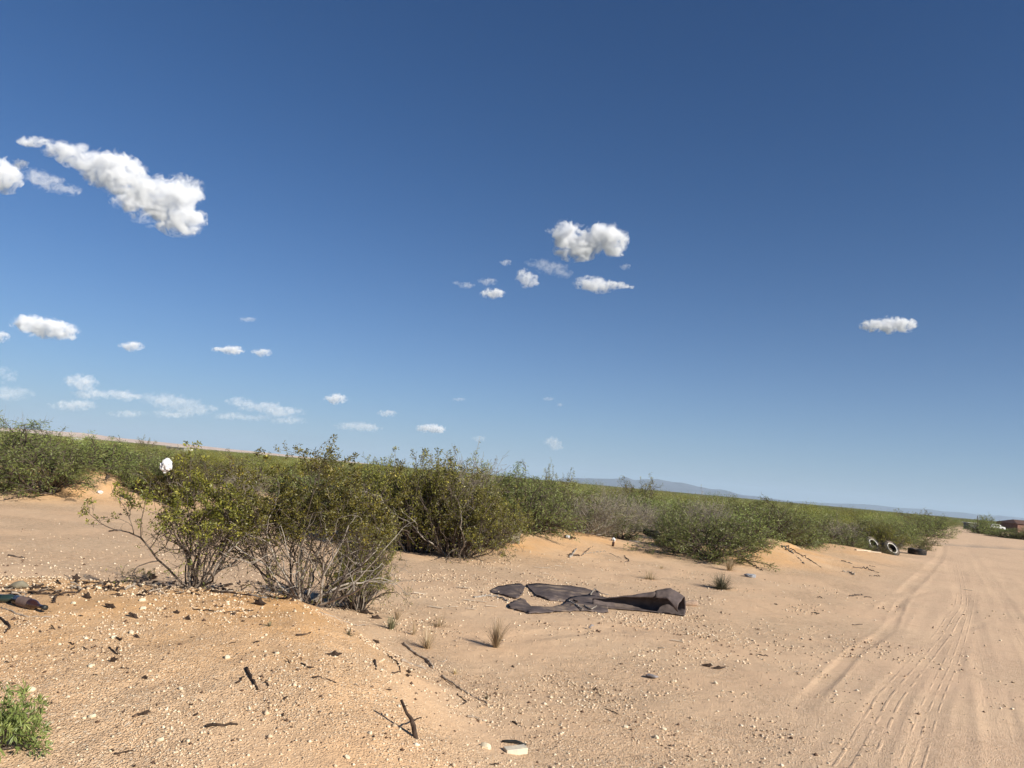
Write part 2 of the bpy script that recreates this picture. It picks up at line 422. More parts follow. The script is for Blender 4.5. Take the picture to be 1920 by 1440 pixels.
# one polar sheet from the camera's feet to the horizon, split into named regions that share their border vertices
def build_ground():
    A = np.concatenate([np.linspace(-math.pi, -.80, 60)[:-1], np.linspace(-.80, .80, 900), np.linspace(.80, math.pi, 60)[1:-1]])
    rs = [0.0, .9, 1.5, 2.0, 2.4]
    while rs[-1] < 40000:
        r = rs[-1]; rs.append(r + max(.010, min(.00085 * r * r, .05 * r)))
    R = np.array(rs); nr, na = len(R), len(A)
    RR, AA = np.meshgrid(R, A, indexing='ij')
    X = RR * np.sin(AA); Y = RR * np.cos(AA)
    Z = np.zeros_like(X); att = {k: np.zeros_like(X) for k in ('orange', 'gravel', 'road', 'scrub', 'tread', 'tu', 'ts', 'dark', 'far')}
    Yf = np.maximum(Y, .6)
    Z = h_base(X, Yf) + h_fine(X, Yf)
    near = R < 60; k = int(near.sum())
    tz, tm, tu, ts = track_fields(X[:k], Y[:k])
    Z[:k] += tz; att['tread'][:k] = tm; att['tu'][:k] = tu; att['ts'][:k] = ts
    Rr = np.hypot(X, Y)
    _, ma = mound(X, Yf)
    org = .9 * ma
    for (cx, cy, rx, ry, h) in DUNES:
        org = org + .75 * np.exp(-(((X - cx) / rx) ** 2 + ((Y - cy + .6) / ry) ** 2))
    rd = road_mask(X, Yf)
    att['road'] = rd
    att['scrub'] = scrub(X, Yf)
    att['orange'] = np.clip(org * (1 + .5 * fbm(X, Y, 1.2, 91, 3)), 0, 1) * (1 - rd)
    g = .55 + 2.0 * fbm(X, Y, .9, 95, 3) + .25 * ma
    att['gravel'] = np.clip(g, .1, 1) * (1 - .6 * rd) * (1 - .5 * att['scrub']) * np.clip(1.15 - att['orange'] * .75, 0, 1)
    att['far'] = sstep(120, 420, Rr)
    c0, c1 = flat(1650, 1012), flat(1960, 1031)     # the darker wheel rut that crosses the road
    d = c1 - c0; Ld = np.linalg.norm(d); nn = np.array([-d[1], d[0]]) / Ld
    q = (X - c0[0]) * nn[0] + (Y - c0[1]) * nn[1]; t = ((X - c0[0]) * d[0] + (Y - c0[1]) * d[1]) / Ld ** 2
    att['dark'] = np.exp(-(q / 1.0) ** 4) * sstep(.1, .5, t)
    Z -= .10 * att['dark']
    q_ = X - Y * .60; Z += rd * (1 - sstep(25, 60, Rr)) * (.0045 * fbm(q_, Y * .05, .16, 131, 3) + .007 * fbm(q_, Y * .07, .6, 137, 2))
    i = np.arange(nr - 1)[:, None] * na; j = np.arange(na)[None, :]; j2 = (j + 1) % na
    Fq = np.stack([i + j, i + j2, i + na + j2, i + na + j], -1).reshape(-1, 4)[:, ::-1]
    V = np.stack([X, Y, Z], -1).reshape(-1, 3)
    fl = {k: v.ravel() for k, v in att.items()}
    fr = fl['road'][Fq].mean(1); fm = ma.ravel()[Fq].mean(1); fs = fl['scrub'][Fq].mean(1)
    reg = np.where(fr > .5, 1, np.where(fm > .25, 2, np.where(fs > .5, 3, 0)))
    for k_, name in ((0, 'sandy_ground'), (1, 'dirt_road'), (2, 'sand_mound'), (3, 'scrubland_ground')):
        f = Fq[reg == k_]
        used = np.zeros(len(V), bool); used[f.ravel()] = True
        mp = np.cumsum(used) - 1
        me = mesh_np(name, V[used], mp[f], M_GROUND, True, {a: v[used] for a, v in fl.items()})
        tag(obj(name, me), kind='structure')
    print('ground quads', len(Fq))
build_ground()
# ------------------------------------------------------------------ foliage and wood materials
def leaf_mat(name, cols, transl=.3, obj_var=.36):
    m, n, b = new_mat(name)
    n.nodes.remove(b)
    t = attr_(n, 'tint')
    oi = N(n, 'ShaderNodeObjectInfo').outputs['Random']
    c = mix_(n, ramp_(n, t, 0, .6), cols[0], cols[1]); c = mix_(n, ramp_(n, t, .55, 1.0), c, cols[2])
    v = N(n, 'ShaderNodeHueSaturation'); L(n, c, v.inputs['Color'])
    L(n, math_(n, 'ADD', 1.05 - obj_var, math_(n, 'MULTIPLY', oi, 2 * obj_var)), v.inputs['Value'])
    L(n, math_(n, 'ADD', .490, math_(n, 'MULTIPLY', oi, .026)), v.inputs['Hue'])
    d = N(n, 'ShaderNodeBsdfDiffuse'); tr = N(n, 'ShaderNodeBsdfTranslucent'); g = N(n, 'ShaderNodeBsdfGlossy')
    g.inputs['Roughness'].default_value = .45; g.inputs['Color'].default_value = (.9, .9, .85, 1)
    L(n, v.outputs[0], d.inputs[0]); L(n, v.outputs[0], tr.inputs[0])
    m1 = N(n, 'ShaderNodeMixShader'); m1.inputs[0].default_value = transl; L(n, d.outputs[0], m1.inputs[1]); L(n, tr.outputs[0], m1.inputs[2])
    m2 = N(n, 'ShaderNodeMixShader'); m2.inputs[0].default_value = .035; L(n, m1.outputs[0], m2.inputs[1]); L(n, g.outputs[0], m2.inputs[2])
    L(n, m2.outputs[0], n.nodes['Material Output'].inputs[0])
    return m
def wood_mat(name, c0, c1, sc=14, rough=.85):
    m, n, b = new_mat(name)
    tc = N(n, 'ShaderNodeTexCoord').outputs['Object']
    f = noise_(n, tc, sc, 5, .65); f2 = noise_(n, tc, sc * 6, 3, .6)
    c = mix_(n, ramp_(n, f, .35, .65), c0, c1)
    c = mix_(n, math_(n, 'MULTIPLY', ramp_(n, f2, .5, .7), .4), c, tuple(k * .45 for k in c0))
    L(n, c, b.inputs['Base Color']); b.inputs['Roughness'].default_value = rough; b.inputs['Specular IOR Level'].default_value = .2
    bp = N(n, 'ShaderNodeBump'); bp.inputs['Strength'].default_value = .6; bp.inputs['Distance'].default_value = .01
    L(n, f2, bp.inputs['Height']); L(n, bp.outputs[0], b.inputs['Normal'])
    return m
LM_CREO = leaf_mat('creosote_leaf', ((.10, .105, .018), (.185, .175, .030), (.33, .29, .05)))
LM_MESQ = leaf_mat('mesquite_leaf', ((.125, .158, .042), (.210, .242, .068), (.31, .33, .10)), .35)
LM_DRAB = leaf_mat('drab_leaf', ((.16, .145, .062), (.24, .215, .095), (.33, .29, .15)), .2)
LM_FLOW = leaf_mat('yellow_flower', ((.42, .36, .05), (.52, .46, .07), (.62, .55, .12)), .3, .05)
WM_CREO = wood_mat('creosote_bark', (.065, .048, .038), (.16, .13, .105))
WM_PALE = wood_mat('weathered_branch', (.22, .19, .16), (.38, .34, .29))
WM_MESQ = wood_mat('mesquite_bark', (.060, .045, .035), (.13, .10, .08))
WM_GREY = wood_mat('dead_twig', (.20, .17, .14), (.34, .30, .25))
WM_DARK = wood_mat('dark_dead_wood', (.035, .022, .016), (.085, .058, .042), 30)
WM_STICK = wood_mat('bleached_stick', (.26, .20, .15), (.48, .41, .33), 22)

# ------------------------------------------------------------------ shrub generator: stems -> branches -> twigs -> leaves
def unit(v):
    return v / (np.linalg.norm(v) + 1e-9)
class Shrub:
    def __init__(s, seed):
        s.r = np.random.default_rng(seed); s.tubes = []; s.tw = []
    def path(s, p, d, L_, k, wig, up, curl=None):
        pts = [p.copy()]; st = L_ / k
        for _ in range(k):
            d = unit(d + s.r.normal(0, wig, 3) + np.array([0, 0, up]) + (curl if curl is not None else 0))
            p = p + d * st
            if p[2] < .01: p[2] = .01 + .01 * s.r.random(); d[2] = abs(d[2])
            pts.append(p.copy())
        return np.array(pts), d
    def branch(s, p, d, L_, r0, lvl, cfg):
        k = cfg['seg'][lvl]
        pts, _ = s.path(p, d, L_, k, cfg['wig'][lvl], cfg['up'][lvl])
        r1 = max(r0 * .45, cfg['rmin'])
        s.tubes.append((pts, np.linspace(r0, r1, len(pts)), cfg['sides'][lvl], lvl))
        if lvl >= cfg['lv'] - 1:
            s.tw.append((pts, lvl)); return
        nch = cfg['ch'][lvl]; nch = max(1, int(round(nch + s.r.normal(0, nch * .25))))
        for c in range(nch):
            t = cfg['t0'][lvl] + (1 - cfg['t0'][lvl]) * ((c + s.r.random()) / nch)
            if c == nch - 1: t = 1.0
            q = t * (len(pts) - 1); i = int(min(q, len(pts) - 2)); f = q - i
            bp = pts[i] * (1 - f) + pts[i + 1] * f
            td = unit(pts[i + 1] - pts[i])
            sd = unit(np.cross(td, s.r.normal(0, 1, 3)))
            a = s.r.uniform(*cfg['ang'][lvl])
            nd = unit(td * math.cos(a) + sd * math.sin(a))
            s.branch(bp, nd, L_ * s.r.uniform(*cfg['lr'][lvl]) * (1.15 - .4 * t), max(r0 * (1 - .5 * t) * .62, cfg['rmin']), lvl + 1, cfg)
    def wood_mesh(s, name, mat, min_lvl=0, max_lvl=9, mats=None):
        Vs, Fs, o = [], [], 0
        for pts, rr, sd, lvl in s.tubes:
            if not (min_lvl <= lvl <= max_lvl): continue
            V, Fq = tube_arrays(pts, rr, sd); Vs.append(V); Fs.append(Fq + o); o += len(V)
        return mesh_np(name, np.concatenate(Vs), np.concatenate(Fs), mat, True)
def leaf_mesh(name, P, D, ln, wd, mat, r, flat_=0.0, tint=None, fold=True):
    """P points, D axis directions; one rhombic blade each"""
    n = len(P)
    D = D / (np.linalg.norm(D, axis=1)[:, None] + 1e-9)
    Q = r.normal(0, 1, (n, 3)); Q[:, 2] *= (1 - flat_)
    Wd = np.cross(D, Q); Wd /= np.linalg.norm(Wd, axis=1)[:, None] + 1e-9
    l_ = (ln * r.uniform(.65, 1.3, n))[:, None]; w_ = (wd * r.uniform(.7, 1.3, n))[:, None]
    a = P; c = P + D * l_; mid = P + D * l_ * .5; nn = np.cross(D, Wd)
    b = mid + Wd * w_ * .5 + nn * w_ * .12; d = mid - Wd * w_ * .5 + nn * w_ * .12
    V = np.stack([a, b, c, d], 1).reshape(-1, 3)
    Fq = np.arange(n * 4).reshape(n, 4)
    if tint is None: tint = r.random(n)
    return mesh_np(name, V, Fq, mat, False, face_attrs={'tint': np.clip(tint, 0, 1)})
def leaves_from_twigs(s, per, spread, along=(.15, 1.0), zmin=-1, keep=1.0, ext=.35):
    P, D, T = [], [], []
    for pts, lvl in s.tw:
        if s.r.random() > keep: continue
        n = max(1, int(per * s.r.uniform(.6, 1.4)))
        t = s.r.uniform(*along, n) * (len(pts) - 1); i = np.minimum(t.astype(int), len(pts) - 2); f = (t - i)[:, None]
        p = pts[i] * (1 - f) + pts[i + 1] * f
        ax = unit(pts[-1] - pts[0])
        d = s.r.normal(0, 1, (n, 3)); d -= (d @ ax)[:, None] * ax * .6; d /= np.linalg.norm(d, axis=1)[:, None]
        p = p + d * spread * s.r.random((n, 1))
        P.append(p); D.append(d + ax * ext); T.append(np.full(n, s.r.normal(.42, .2)) + s.r.normal(0, .16, n))
    P = np.concatenate(P); D = np.concatenate(D); T = np.concatenate(T)
    k = P[:, 2] > zmin
    return P[k], D[k], T[k]

def make_creosote(seed, h, w, stems, base=.12, lean=(0, 0), per=9, leafz=.25, ch=(4, 3), leaf=.019, keep=.9, tilt=(.12, 1.0), flowers=60, pale=6, lv=4):
    s = Shrub(seed); r = s.r
    cfg = dict(seg=[7, 5, 4, 3], wig=[.23, .30, .36, .36], up=[.06, .06, .04, .03], sides=[6, 4, 3, 3], lv=lv, ch=[ch[0], ch[1], 3, 0],
               t0=[.33, .28, .2, 0], ang=[(.35, .95), (.35, 1.0), (.3, 1.0), (0, 1)], lr=[(.38, .6), (.42, .62), (.4, .7), (.5, .5)], rmin=.0016)
    for k in range(stems):
        a = r.uniform(0, 2 * math.pi); rr = base * math.sqrt(r.random())
        p = np.array([rr * math.cos(a) + lean[0] * .0, rr * math.sin(a), .0])
        tl = r.uniform(*tilt); a2 = a + r.normal(0, .5)
        d = np.array([math.sin(tl) * math.cos(a2) + lean[0], math.sin(tl) * math.sin(a2) + lean[1], math.cos(tl)])
        Lg = h * .80 * r.uniform(.7, 1.08) * (1 + .15 * math.sin(tl))
        s.branch(p, unit(d), Lg, r.uniform(.0055, .0115), 0, cfg)
    # scale to size
    A = np.concatenate([t[0] for t in s.tubes]); sx = w / (np.percentile(A[:, 0], 99.5) - np.percentile(A[:, 0], .5)); sz = h / np.percentile(A[:, 2], 99.8)
    cx = 0
    scl = np.array([sx, sx, sz])
    s.tubes = [(t[0] * scl, t[1], t[2], t[3]) for t in s.tubes]; s.tw = [(t[0] * scl, t[1]) for t in s.tw]
    P, D, T = leaves_from_twigs(s, per, .018, (.1, 1.0), -1, keep)
    q = np.clip((P[:, 2] / h - leafz) / .3, .08, 1); k = r.random(len(P)) < q
    P, D, T = P[k], D[k], T[k] + .12 * (P[k][:, 2] / h - .5)
    crown = leaf_mesh('crown', P, D, leaf, leaf * .5, LM_CREO, r, tint=T)
    stems_m = s.wood_mesh('stems', WM_CREO)
    ft = r.choice(len(P), min(flowers, len(P)), replace=False) if flowers else []
    fl = None
    if flowers:
        pf = np.repeat(P[ft], 3, 0) + r.normal(0, .006, (len(ft) * 3, 3))
        fl = leaf_mesh('flowers', pf, r.normal(0, 1, (len(pf), 3)), .016, .013, LM_FLOW, r)
    dead = None
    if pale:
        s2 = Shrub(seed + 500); c2 = dict(cfg); c2['lv'] = 3; c2['ch'] = [3, 2, 0, 0]
        for k in range(pale):
            a = r.uniform(0, 6.28); tl = r.uniform(.2, .9)
            d = np.array([math.sin(tl) * math.cos(a) + lean[0], math.sin(tl) * math.sin(a) + lean[1] - .3, math.cos(tl)])
            s2.branch(np.array([.1 * math.cos(a), .1 * math.sin(a), 0.]), unit(d), h * .62, .011, 0, c2)
        dead = s2.wood_mesh('dead_branches', WM_PALE)
    return crown, stems_m, fl, dead

def make_mesquite(seed, stems=34, per=11, leaf=.055, wid=.011, mat=None, wood=None, ch=(5, 4), keep=1.0, flat_=.2):
    """unit dome: about 1 high and 1 in half-width"""
    s = Shrub(seed); r = s.r
    cfg = dict(seg=[6, 4, 3], wig=[.22, .3, .3], up=[.02, .03, -.03], sides=[5, 3, 3], lv=3, ch=[ch[0], ch[1], 0],
               t0=[.25, .2, 0], ang=[(.3, 1.1), (.3, 1.1), (0, 1)], lr=[(.32, .55), (.45, .75), (.5, .5)], rmin=.0025)
    for k in range(stems):
        a = r.uniform(0, 2 * math.pi); tl = math.acos(r.uniform(.02, .97))
        p = np.array([.18 * r.normal() * .5, .18 * r.normal() * .5, 0.02])
        d = np.array([math.sin(tl) * math.cos(a), math.sin(tl) * math.sin(a), math.cos(tl) + .08])
        s.branch(p, unit(d), r.uniform(.62, .86), .014, 0, cfg)
    P, D, T = leaves_from_twigs(s, per, .035, (.0, 1.0), .0, keep, ext=.7)
    D[:, 2] -= .25
    T += .25 * (P[:, 2] - .5)
    crown = leaf_mesh('crown', P, D, leaf, wid, mat or LM_MESQ, r, flat_=flat_, tint=T)
    return crown, s.wood_mesh('stems', wood or WM_MESQ)

def make_drygrey(seed, stems=60, leafy=.15):
    s = Shrub(seed); r = s.r
    cfg = dict(seg=[6, 4, 3], wig=[.16, .22, .3], up=[.03, .04, .02], sides=[4, 3, 3], lv=3, ch=[5, 4, 0],
               t0=[.25, .2, 0], ang=[(.2, .7), (.2, .8), (0, 1)], lr=[(.35, .55), (.45, .7), (.5, .5)], rmin=.0022)
    for k in range(stems):
        a = r.uniform(0, 2 * math.pi); tl = math.acos(r.uniform(.25, .98))
        d = np.array([math.sin(tl) * math.cos(a), math.sin(tl) * math.sin(a), math.cos(tl)])
        s.branch(np.array([.1 * r.normal(), .1 * r.normal(), 0.0]), unit(d), r.uniform(.6, .95), .008, 0, cfg)
    P, D, T = leaves_from_twigs(s, 5, .02, (.1, 1), 0, leafy * 2)
    return leaf_mesh('crown', P, D, .03, .012, LM_DRAB, r, tint=T), s.wood_mesh('stems', WM_GREY)

def make_clump(seed, n, size, mat, elong=1.6, clumps=26):
    """distant shrub: leaf blades gathered in clumps over an uneven dome, one mesh with bits of stem"""
    r = np.random.default_rng(seed)
    a = r.uniform(0, 6.283, clumps); z = r.uniform(.12, .95, clumps); rr = np.sqrt(np.clip(1 - (z - .25) ** 2 / .75, .05, 1)) * r.uniform(.45, 1.0, clumps)
    C = np.stack([rr * np.cos(a), rr * np.sin(a), z * r.uniform(.75, 1.1, clumps)], 1)
    idx = r.integers(0, clumps, n)
    P = C[idx] + r.normal(0, 1, (n, 3)) * np.array([.17, .17, .13])
    P[:, 2] = np.abs(P[:, 2])
    D = r.normal(0, 1, (n, 3)); D[:, 2] = np.abs(D[:, 2]) + .2
    T = r.normal(.4, .2, clumps)[idx] + r.normal(0, .15, n) + .2 * (P[:, 2] - .5)
    return leaf_mesh('crown', P, D, size, size / elong, mat, r, tint=T)

PROTO = {}
PROTO['creo_left'] = make_creosote(101, 1.20, 1.25, 15, .10, (-.05, 0), per=24, leafz=.34, ch=(6, 4), leaf=.024, keep=.85, flowers=25, pale=4)
PROTO['creo_mid'] = make_creosote(211, 1.36, 1.95, 25, .30, (.10, 0), per=24, leafz=.34, ch=(6, 4), leaf=.025, keep=.95, flowers=190, pale=12)
PROTO['creo_dense'] = make_creosote(309, 1.0, 1.15, 60, .20, (0, 0), per=11, leafz=.02, ch=(4, 3), leaf=.021, keep=1, tilt=(.1, 1.25), flowers=140, pale=6)
PROTO['mesq_a'] = make_mesquite(401)
PROTO['mesq_b'] = make_mesquite(402, 30, 12)
PROTO['mesq_c'] = make_mesquite(403, 28, 10, keep=.9)
PROTO['dry_a'] = make_drygrey(501)
PROTO['dry_b'] = make_drygrey(502, 46, .45)
PROTO['creo_s'] = make_mesquite(404, 30, 9, .035, .017, LM_CREO, WM_CREO, keep=.85, flat_=0)
MIDC = [make_clump(601, 2600, .05, LM_CREO, 2), make_clump(602, 2600, .06, LM_MESQ, 3.5), make_clump(603, 2200, .05, LM_DRAB, 3)]
for m_ in MIDC: m_.name = 'crown'

n_shrub = 0
def put_shrub(name, label, cat, proto, loc, h, w, rz=None, group=None, lean=0, depth=None):
    """h, w in metres; the unit protos are 1 high and about 2 wide"""
    pr = PROTO[proto]
    e = empty(name, loc, RNG.uniform(0, 6.28) if rz is None else rz)
    h = h / .86
    ww = w / (1.42 if proto[:4] != 'creo' or proto == 'creo_s' else 1.15)
    e.scale = (ww, ww if depth is None else ww * depth, h)
    if proto in ('creo_left', 'creo_mid'): e.scale = (1, 1, 1)
    tag(e, label, cat, group)
    obj('crown', pr[0], e); obj('stems', pr[1], e)
    if len(pr) > 2 and pr[2]: obj('flowers', pr[2], e)['kind'] = 'stuff'
    if len(pr) > 3 and pr[3]: obj('dead_branches', pr[3], e)
    return e
# ------------------------------------------------------------------ the shrubs one can point to
def gz(xy, dz=-.03): return (xy[0], xy[1], hz1(xy[0], xy[1]) + dz)
p = Vector(gz(at_dist(388, 6.75), 0)); put_shrub('creosote_bush', 'small open creosote bush with bare dark stems on the left of the near mound crest', 'shrub', 'creo_left', (p.x, p.y + .12, p.z - .02), 1, 1, 0.0)
p = Vector(gz(at_dist(606, 6.85), 0)); put_shrub('creosote_bush', 'large leggy creosote bush with yellow flowers on the shoulder of the near mound', 'shrub', 'creo_mid', (p.x, p.y + .15, p.z - .02), 1, 1, 0.4)
p = Vector(gz(at_dist(700, 8.7), -.02)); put_shrub('creosote_bush', 'low leafy creosote with yellow flowers leaning out from the right foot of the leggy creosote', 'shrub', 'creo_dense', p, .85, .85, 2.1)
NEAR = [
 (98, 18.9, 'mesq_a', 1.14, 2.7, 'mesquite_bush', 'wide feathery mesquite at far left reaching down to the sand'),
 (30, 20.3, 'mesq_b', 1.1, 3.0, 'mesquite_bush', 'feathery mesquite cut by the left edge of the photo'),
 (-60, 18.6, 'mesq_c', 1.1, 2.6, 'mesquite_bush', 'mesquite whose branch tips reach in at the left edge'),
 (168, 21.4, 'mesq_c', .95, 2.4, 'mesquite_bush', 'mesquite just left of the bare orange dune face'),
 (238, 22.3, 'mesq_b', .85, 2.8, 'mesquite_bush', 'low mesquite growing along the crest of the orange dune'),
 (300, 20.9, 'mesq_a', 1.0, 1.7, 'mesquite_bush', 'dark mesquite on the right flank of the orange dune under the white plastic bag'),
 (340, 20.5, 'creo_dense', 1.15, 1.9, 'creosote_bush', 'leafy creosote behind the small open creosote'),
 (412, 26.0, 'creo_s', 1.1, 2.6, 'creosote_bush', 'olive bush in the field right of the plastic bag'),
 (470, 23.5, 'dry_b', .8, 1.6, 'dry_bush', 'brown twiggy bush seen through the gap between the two near creosotes'),
 (520, 27.0, 'creo_s', 1.2, 2.8, 'creosote_bush', 'olive bush in the field behind the leggy creosote'),
 (585, 24.0, 'mesq_c', 1.2, 2.4, 'mesquite_bush', 'grey green mesquite behind the top of the leggy creosote'),
 (640, 19.0, 'mesq_a', 1.35, 2.2, 'mesquite_bush', 'dark mesquite between the leggy creosote and the dense creosote'),
 (735, 15.8, 'creo_dense', 1.45, 1.7, 'creosote_bush', 'shady leafy creosote filling in left of the tallest dense one'),
 (700, 17.6, 'mesq_b', 1.3, 1.9, 'mesquite_bush', 'shady mesquite at the left foot of the dense creosote'),
 (790, 15.2, 'creo_dense', 1.72, 2.3, 'creosote_bush', 'tallest dense creosote whose flowering top stands against the sky'),
 (872, 14.9, 'creo_dense', 1.45, 2.2, 'creosote_bush', 'dense yellow green creosote beside the tallest one sprawling to the sand'),
 (935, 16.3, 'creo_dense', 1.15, 1.5, 'creosote_bush', 'low creosote next to the crumpled grey bag'),
 (868, 18.6, 'dry_a', 1.5, 2.0, 'dry_bush', 'pale leafless bush rising behind the dense creosote'),
 (930, 19.5, 'mesq_c', 1.55, 2.2, 'mesquite_bush', 'mesquite behind the crumpled grey bag'),
 (1000, 19.2, 'mesq_a', 1.3, 2.3, 'mesquite_bush', 'bright green mesquite on the sand right of the grey bag'),
 (1060, 22.0, 'mesq_b', 1.25, 2.4, 'mesquite_bush', 'yellowish mesquite behind the lying bottle'),
 (1112, 20.6, 'dry_b', .95, 1.8, 'dry_bush', 'pale grey twiggy bush right of the lying bottle'),
 (1172, 21.4, 'mesq_c', .82, 1.0, 'mesquite_bush', 'rounded green mesquite left of the black tyre in the shade'),
 (1150, 25.0, 'dry_b', 1.15, 2.2, 'dry_bush', 'brown olive bush behind the pale grey twiggy bush'),
 (1212, 27.5, 'dry_a', 1.0, 1.8, 'dry_bush', 'leafless grey bush in the gap above the black tyre'),
 (1272, 20.6, 'mesq_b', 1.05, 1.3, 'mesquite_bush', 'bright green mesquite right of the black tyre'),
 (1340, 19.0, 'mesq_a', 1.0, 2.5, 'mesquite_bush', 'low bright green mesquite spreading over the sand at the middle right'),
 (1320, 22.4, 'dry_a', 1.18, 1.6, 'dry_bush', 'upright pale dead bush behind the low bright green mesquite'),
 (1405, 21.3, 'mesq_c', 1.05, 1.9, 'mesquite_bush', 'green mesquite above the white cup'),
 (1440, 23.6, 'mesq_b', 1.1, 2.2, 'mesquite_bush', 'mesquite with dark stems at the orange cut bank'),
 (1495, 25.4, 'mesq_a', 1.1, 2.0, 'mesquite_bush', 'yellow green mesquite left of the white plastic scrap'),
 (1540, 28.2, 'mesq_c', 1.15, 2.2, 'mesquite_bush', 'mesquite behind the white plastic scrap'),
 (1580, 29.0, 'dry_a', 1.0, 1.4, 'dry_bush', 'grey leafless bush left of the two whitewall tyres'),
 (1605, 28.2, 'mesq_b', .6, 1.1, 'mesquite_bush', 'low green bush touching the left whitewall tyre'),
 (1662, 31.2, 'creo_dense', 1.0, 1.7, 'creosote_bush', 'orange tinged creosote growing behind the two whitewall tyres'),
 (1654, 28.4, 'creo_s', .45, .8, 'creosote_bush', 'low creosote sprig in front of the two whitewall tyres'),
 (1640, 35.0, 'mesq_a', 1.15, 2.6, 'mesquite_bush', 'mesquite in the row left of the road behind the tyres'),
 (1700, 42.0, 'mesq_c', 1.25, 3.0, 'mesquite_bush', 'mesquite farther along the row left of the road'),
 (1733, 35.5, 'creo_s', .6, .8, 'creosote_bush', 'small lone creosote at the road edge beyond the flat tyre'),
 (1728, 58.0, 'mesq_b', 1.4, 4.0, 'mesquite_bush', 'mesquite near the far end of the roadside row'),
 (1748, 78.0, 'mesq_a', 1.5, 4.0, 'mesquite_bush', 'last mesquite of the roadside row'),
 (1841, 92.0, 'mesq_b', 1.5, 3.4, 'mesquite_bush', 'round green bush right of the road by the low shed'),
 (1851, 97.0, 'mesq_a', 2.2, 2.6, 'mesquite_bush', 'taller bush beside the pole right of the road'),
 (1886, 80.0, 'mesq_c', 1.2, 3.6, 'mesquite_bush', 'dark green bush in front of the brown house'),
 (1915, 78.0, 'mesq_a', 1.1, 3.0, 'mesquite_bush', 'bush at the right edge of the photo below the brown house'),
]
NXY = []
for px, Y, pr, h, w, nm, lb in NEAR:
    q = at_dist(px, Y); z = hz1(*q) - .04
    put_shrub(nm, lb, 'shrub', pr, (q[0], q[1], z), h, w)
    NXY.append((q[0], q[1], w * .42))
# ------------------------------------------------------------------ the scrub field: individuals near, one mass beyond
def field(y0, y1, space, amin=-.80, amax=.66, jit=.9):
    out = []
    y = y0
    while y < y1:
        sp = space(y); x = amin * y
        while x < amax * y:
            out.append((x + RNG.uniform(-jit, jit) * sp * .5, y + RNG.uniform(-jit, jit) * sp * .5)); x += sp
        y += sp * .9
    return np.array(out)
F = field(20, 64, lambda y: 2.35 + .035 * (y - 20))
keep = scrub(F[:, 0], F[:, 1]) > .75
F = F[keep]
NX = np.array(NXY)
dd = np.min(np.hypot(F[:, None, 0] - NX[None, :, 0], F[:, None, 1] - NX[None, :, 1]) - NX[None, :, 2] * 1.2, axis=1)
F = F[dd > .55]
F = F[np.argsort(F[:, 1])]
kinds = [('creosote_bush', 'creosote bushes filling the scrub field', 'olive creosote bush among many alike in the scrub field behind the clearing'),
         ('mesquite_bush', 'mesquites filling the scrub field', 'green mesquite among many alike in the scrub field behind the clearing'),
         ('dry_bush', 'grey twiggy bushes filling the scrub field', 'drab twiggy bush among many alike in the scrub field behind the clearing')]
cnt = [0, 0, 0]
FAR_SRC = [None, None, None]
for i, (x, y) in enumerate(F):
    mq = .38 + .25 * math.sin(x * .11) + .2 * float(vnoise(np.array([x]), np.array([y]), 14, 7)[0])
    u = RNG.random(); k = 2 if u > .87 else (1 if u < mq else 0)
    if cnt[k] >= 235: k = int(np.argmin(cnt))
    if cnt[k] >= 280: break
    cnt[k] += 1
    h = RNG.uniform(.8, 1.35) * (1.05 if k == 1 else .95); w = RNG.uniform(1.9, 3.0)
    h = min(h, 1.62 - hz1(x, y)) if RNG.random() < .93 else h
    nm, gr, lb = kinds[k]
    if y < 34:
        pr = [('creo_s', 'creo_dense')[int(RNG.random() < .4)], ('mesq_a', 'mesq_b', 'mesq_c')[RNG.integers(3)], ('dry_a', 'dry_b', 'dry_b')[RNG.integers(3)]][k]
        put_shrub(nm, lb, 'shrub', pr, (x, y, hz1(x, y) - .04), h, w, group=gr)
    else:
        o = obj(nm, MIDC[k], None, (x, y, hz1(x, y) - .05), (0, 0, RNG.uniform(0, 6.28)), (w / 2.1, w / 2.1, h))
        tag(o, lb, 'shrub', gr)
        FAR_SRC[k] = o
YN = float(F[min(i, len(F) - 1), 1])
print('field individuals', cnt, 'to', YN)
# beyond: one mass of instanced shrubs
G1 = field(YN - 1, 190, lambda y: 3.2 + .012 * (y - 60)); G2 = field(190, 620, lambda y: 5.2 + .012 * (y - 190)); G3 = field(620, 2600, lambda y: 11 + .02 * (y - 620))
G = np.concatenate([G1, G2, G3])
G = G[(scrub(G[:, 0], G[:, 1]) > .75) & (vnoise(G[:, 0], G[:, 1], 26, 5) + .35 * vnoise(G[:, 0], G[:, 1], 90, 6) > -.36)]
r_ = G[:, 1]
me = mesh_np('far_scrub', np.stack([G[:, 0], G[:, 1], h_base(G[:, 0], G[:, 1]) - .06], 1), np.zeros((0, 3), int))
gs = RNG.uniform(.9, 1.45, len(G)) * (1 + .0009 * r_)
for nm_, arr in (('scl', gs), ('hgt', RNG.uniform(.75, 1.30, len(G)) * (1 + np.where(RNG.random(len(G)) < .07, .5, 0)) * (1 + .0002 * r_)), ('rot', RNG.uniform(0, 6.28, len(G))), ('kin', np.where(RNG.random(len(G)) < .26, 2, np.where(RNG.random(len(G)) < .42, 1, 0)).astype(float))):
    a = me.attributes.new(nm_, 'FLOAT', 'POINT'); a.data.foreach_set('value', arr.astype(np.float32))
far = tag(obj('far_scrub', me), 'olive green scrub carpeting the plain out to the horizon', 'scrub', kind='stuff')
ng = bpy.data.node_groups.new('scatter_far_scrub', 'GeometryNodeTree')
ng.interface.new_socket('Geometry', in_out='INPUT', socket_type='NodeSocketGeometry')
ng.interface.new_socket('Geometry', in_out='OUTPUT', socket_type='NodeSocketGeometry')
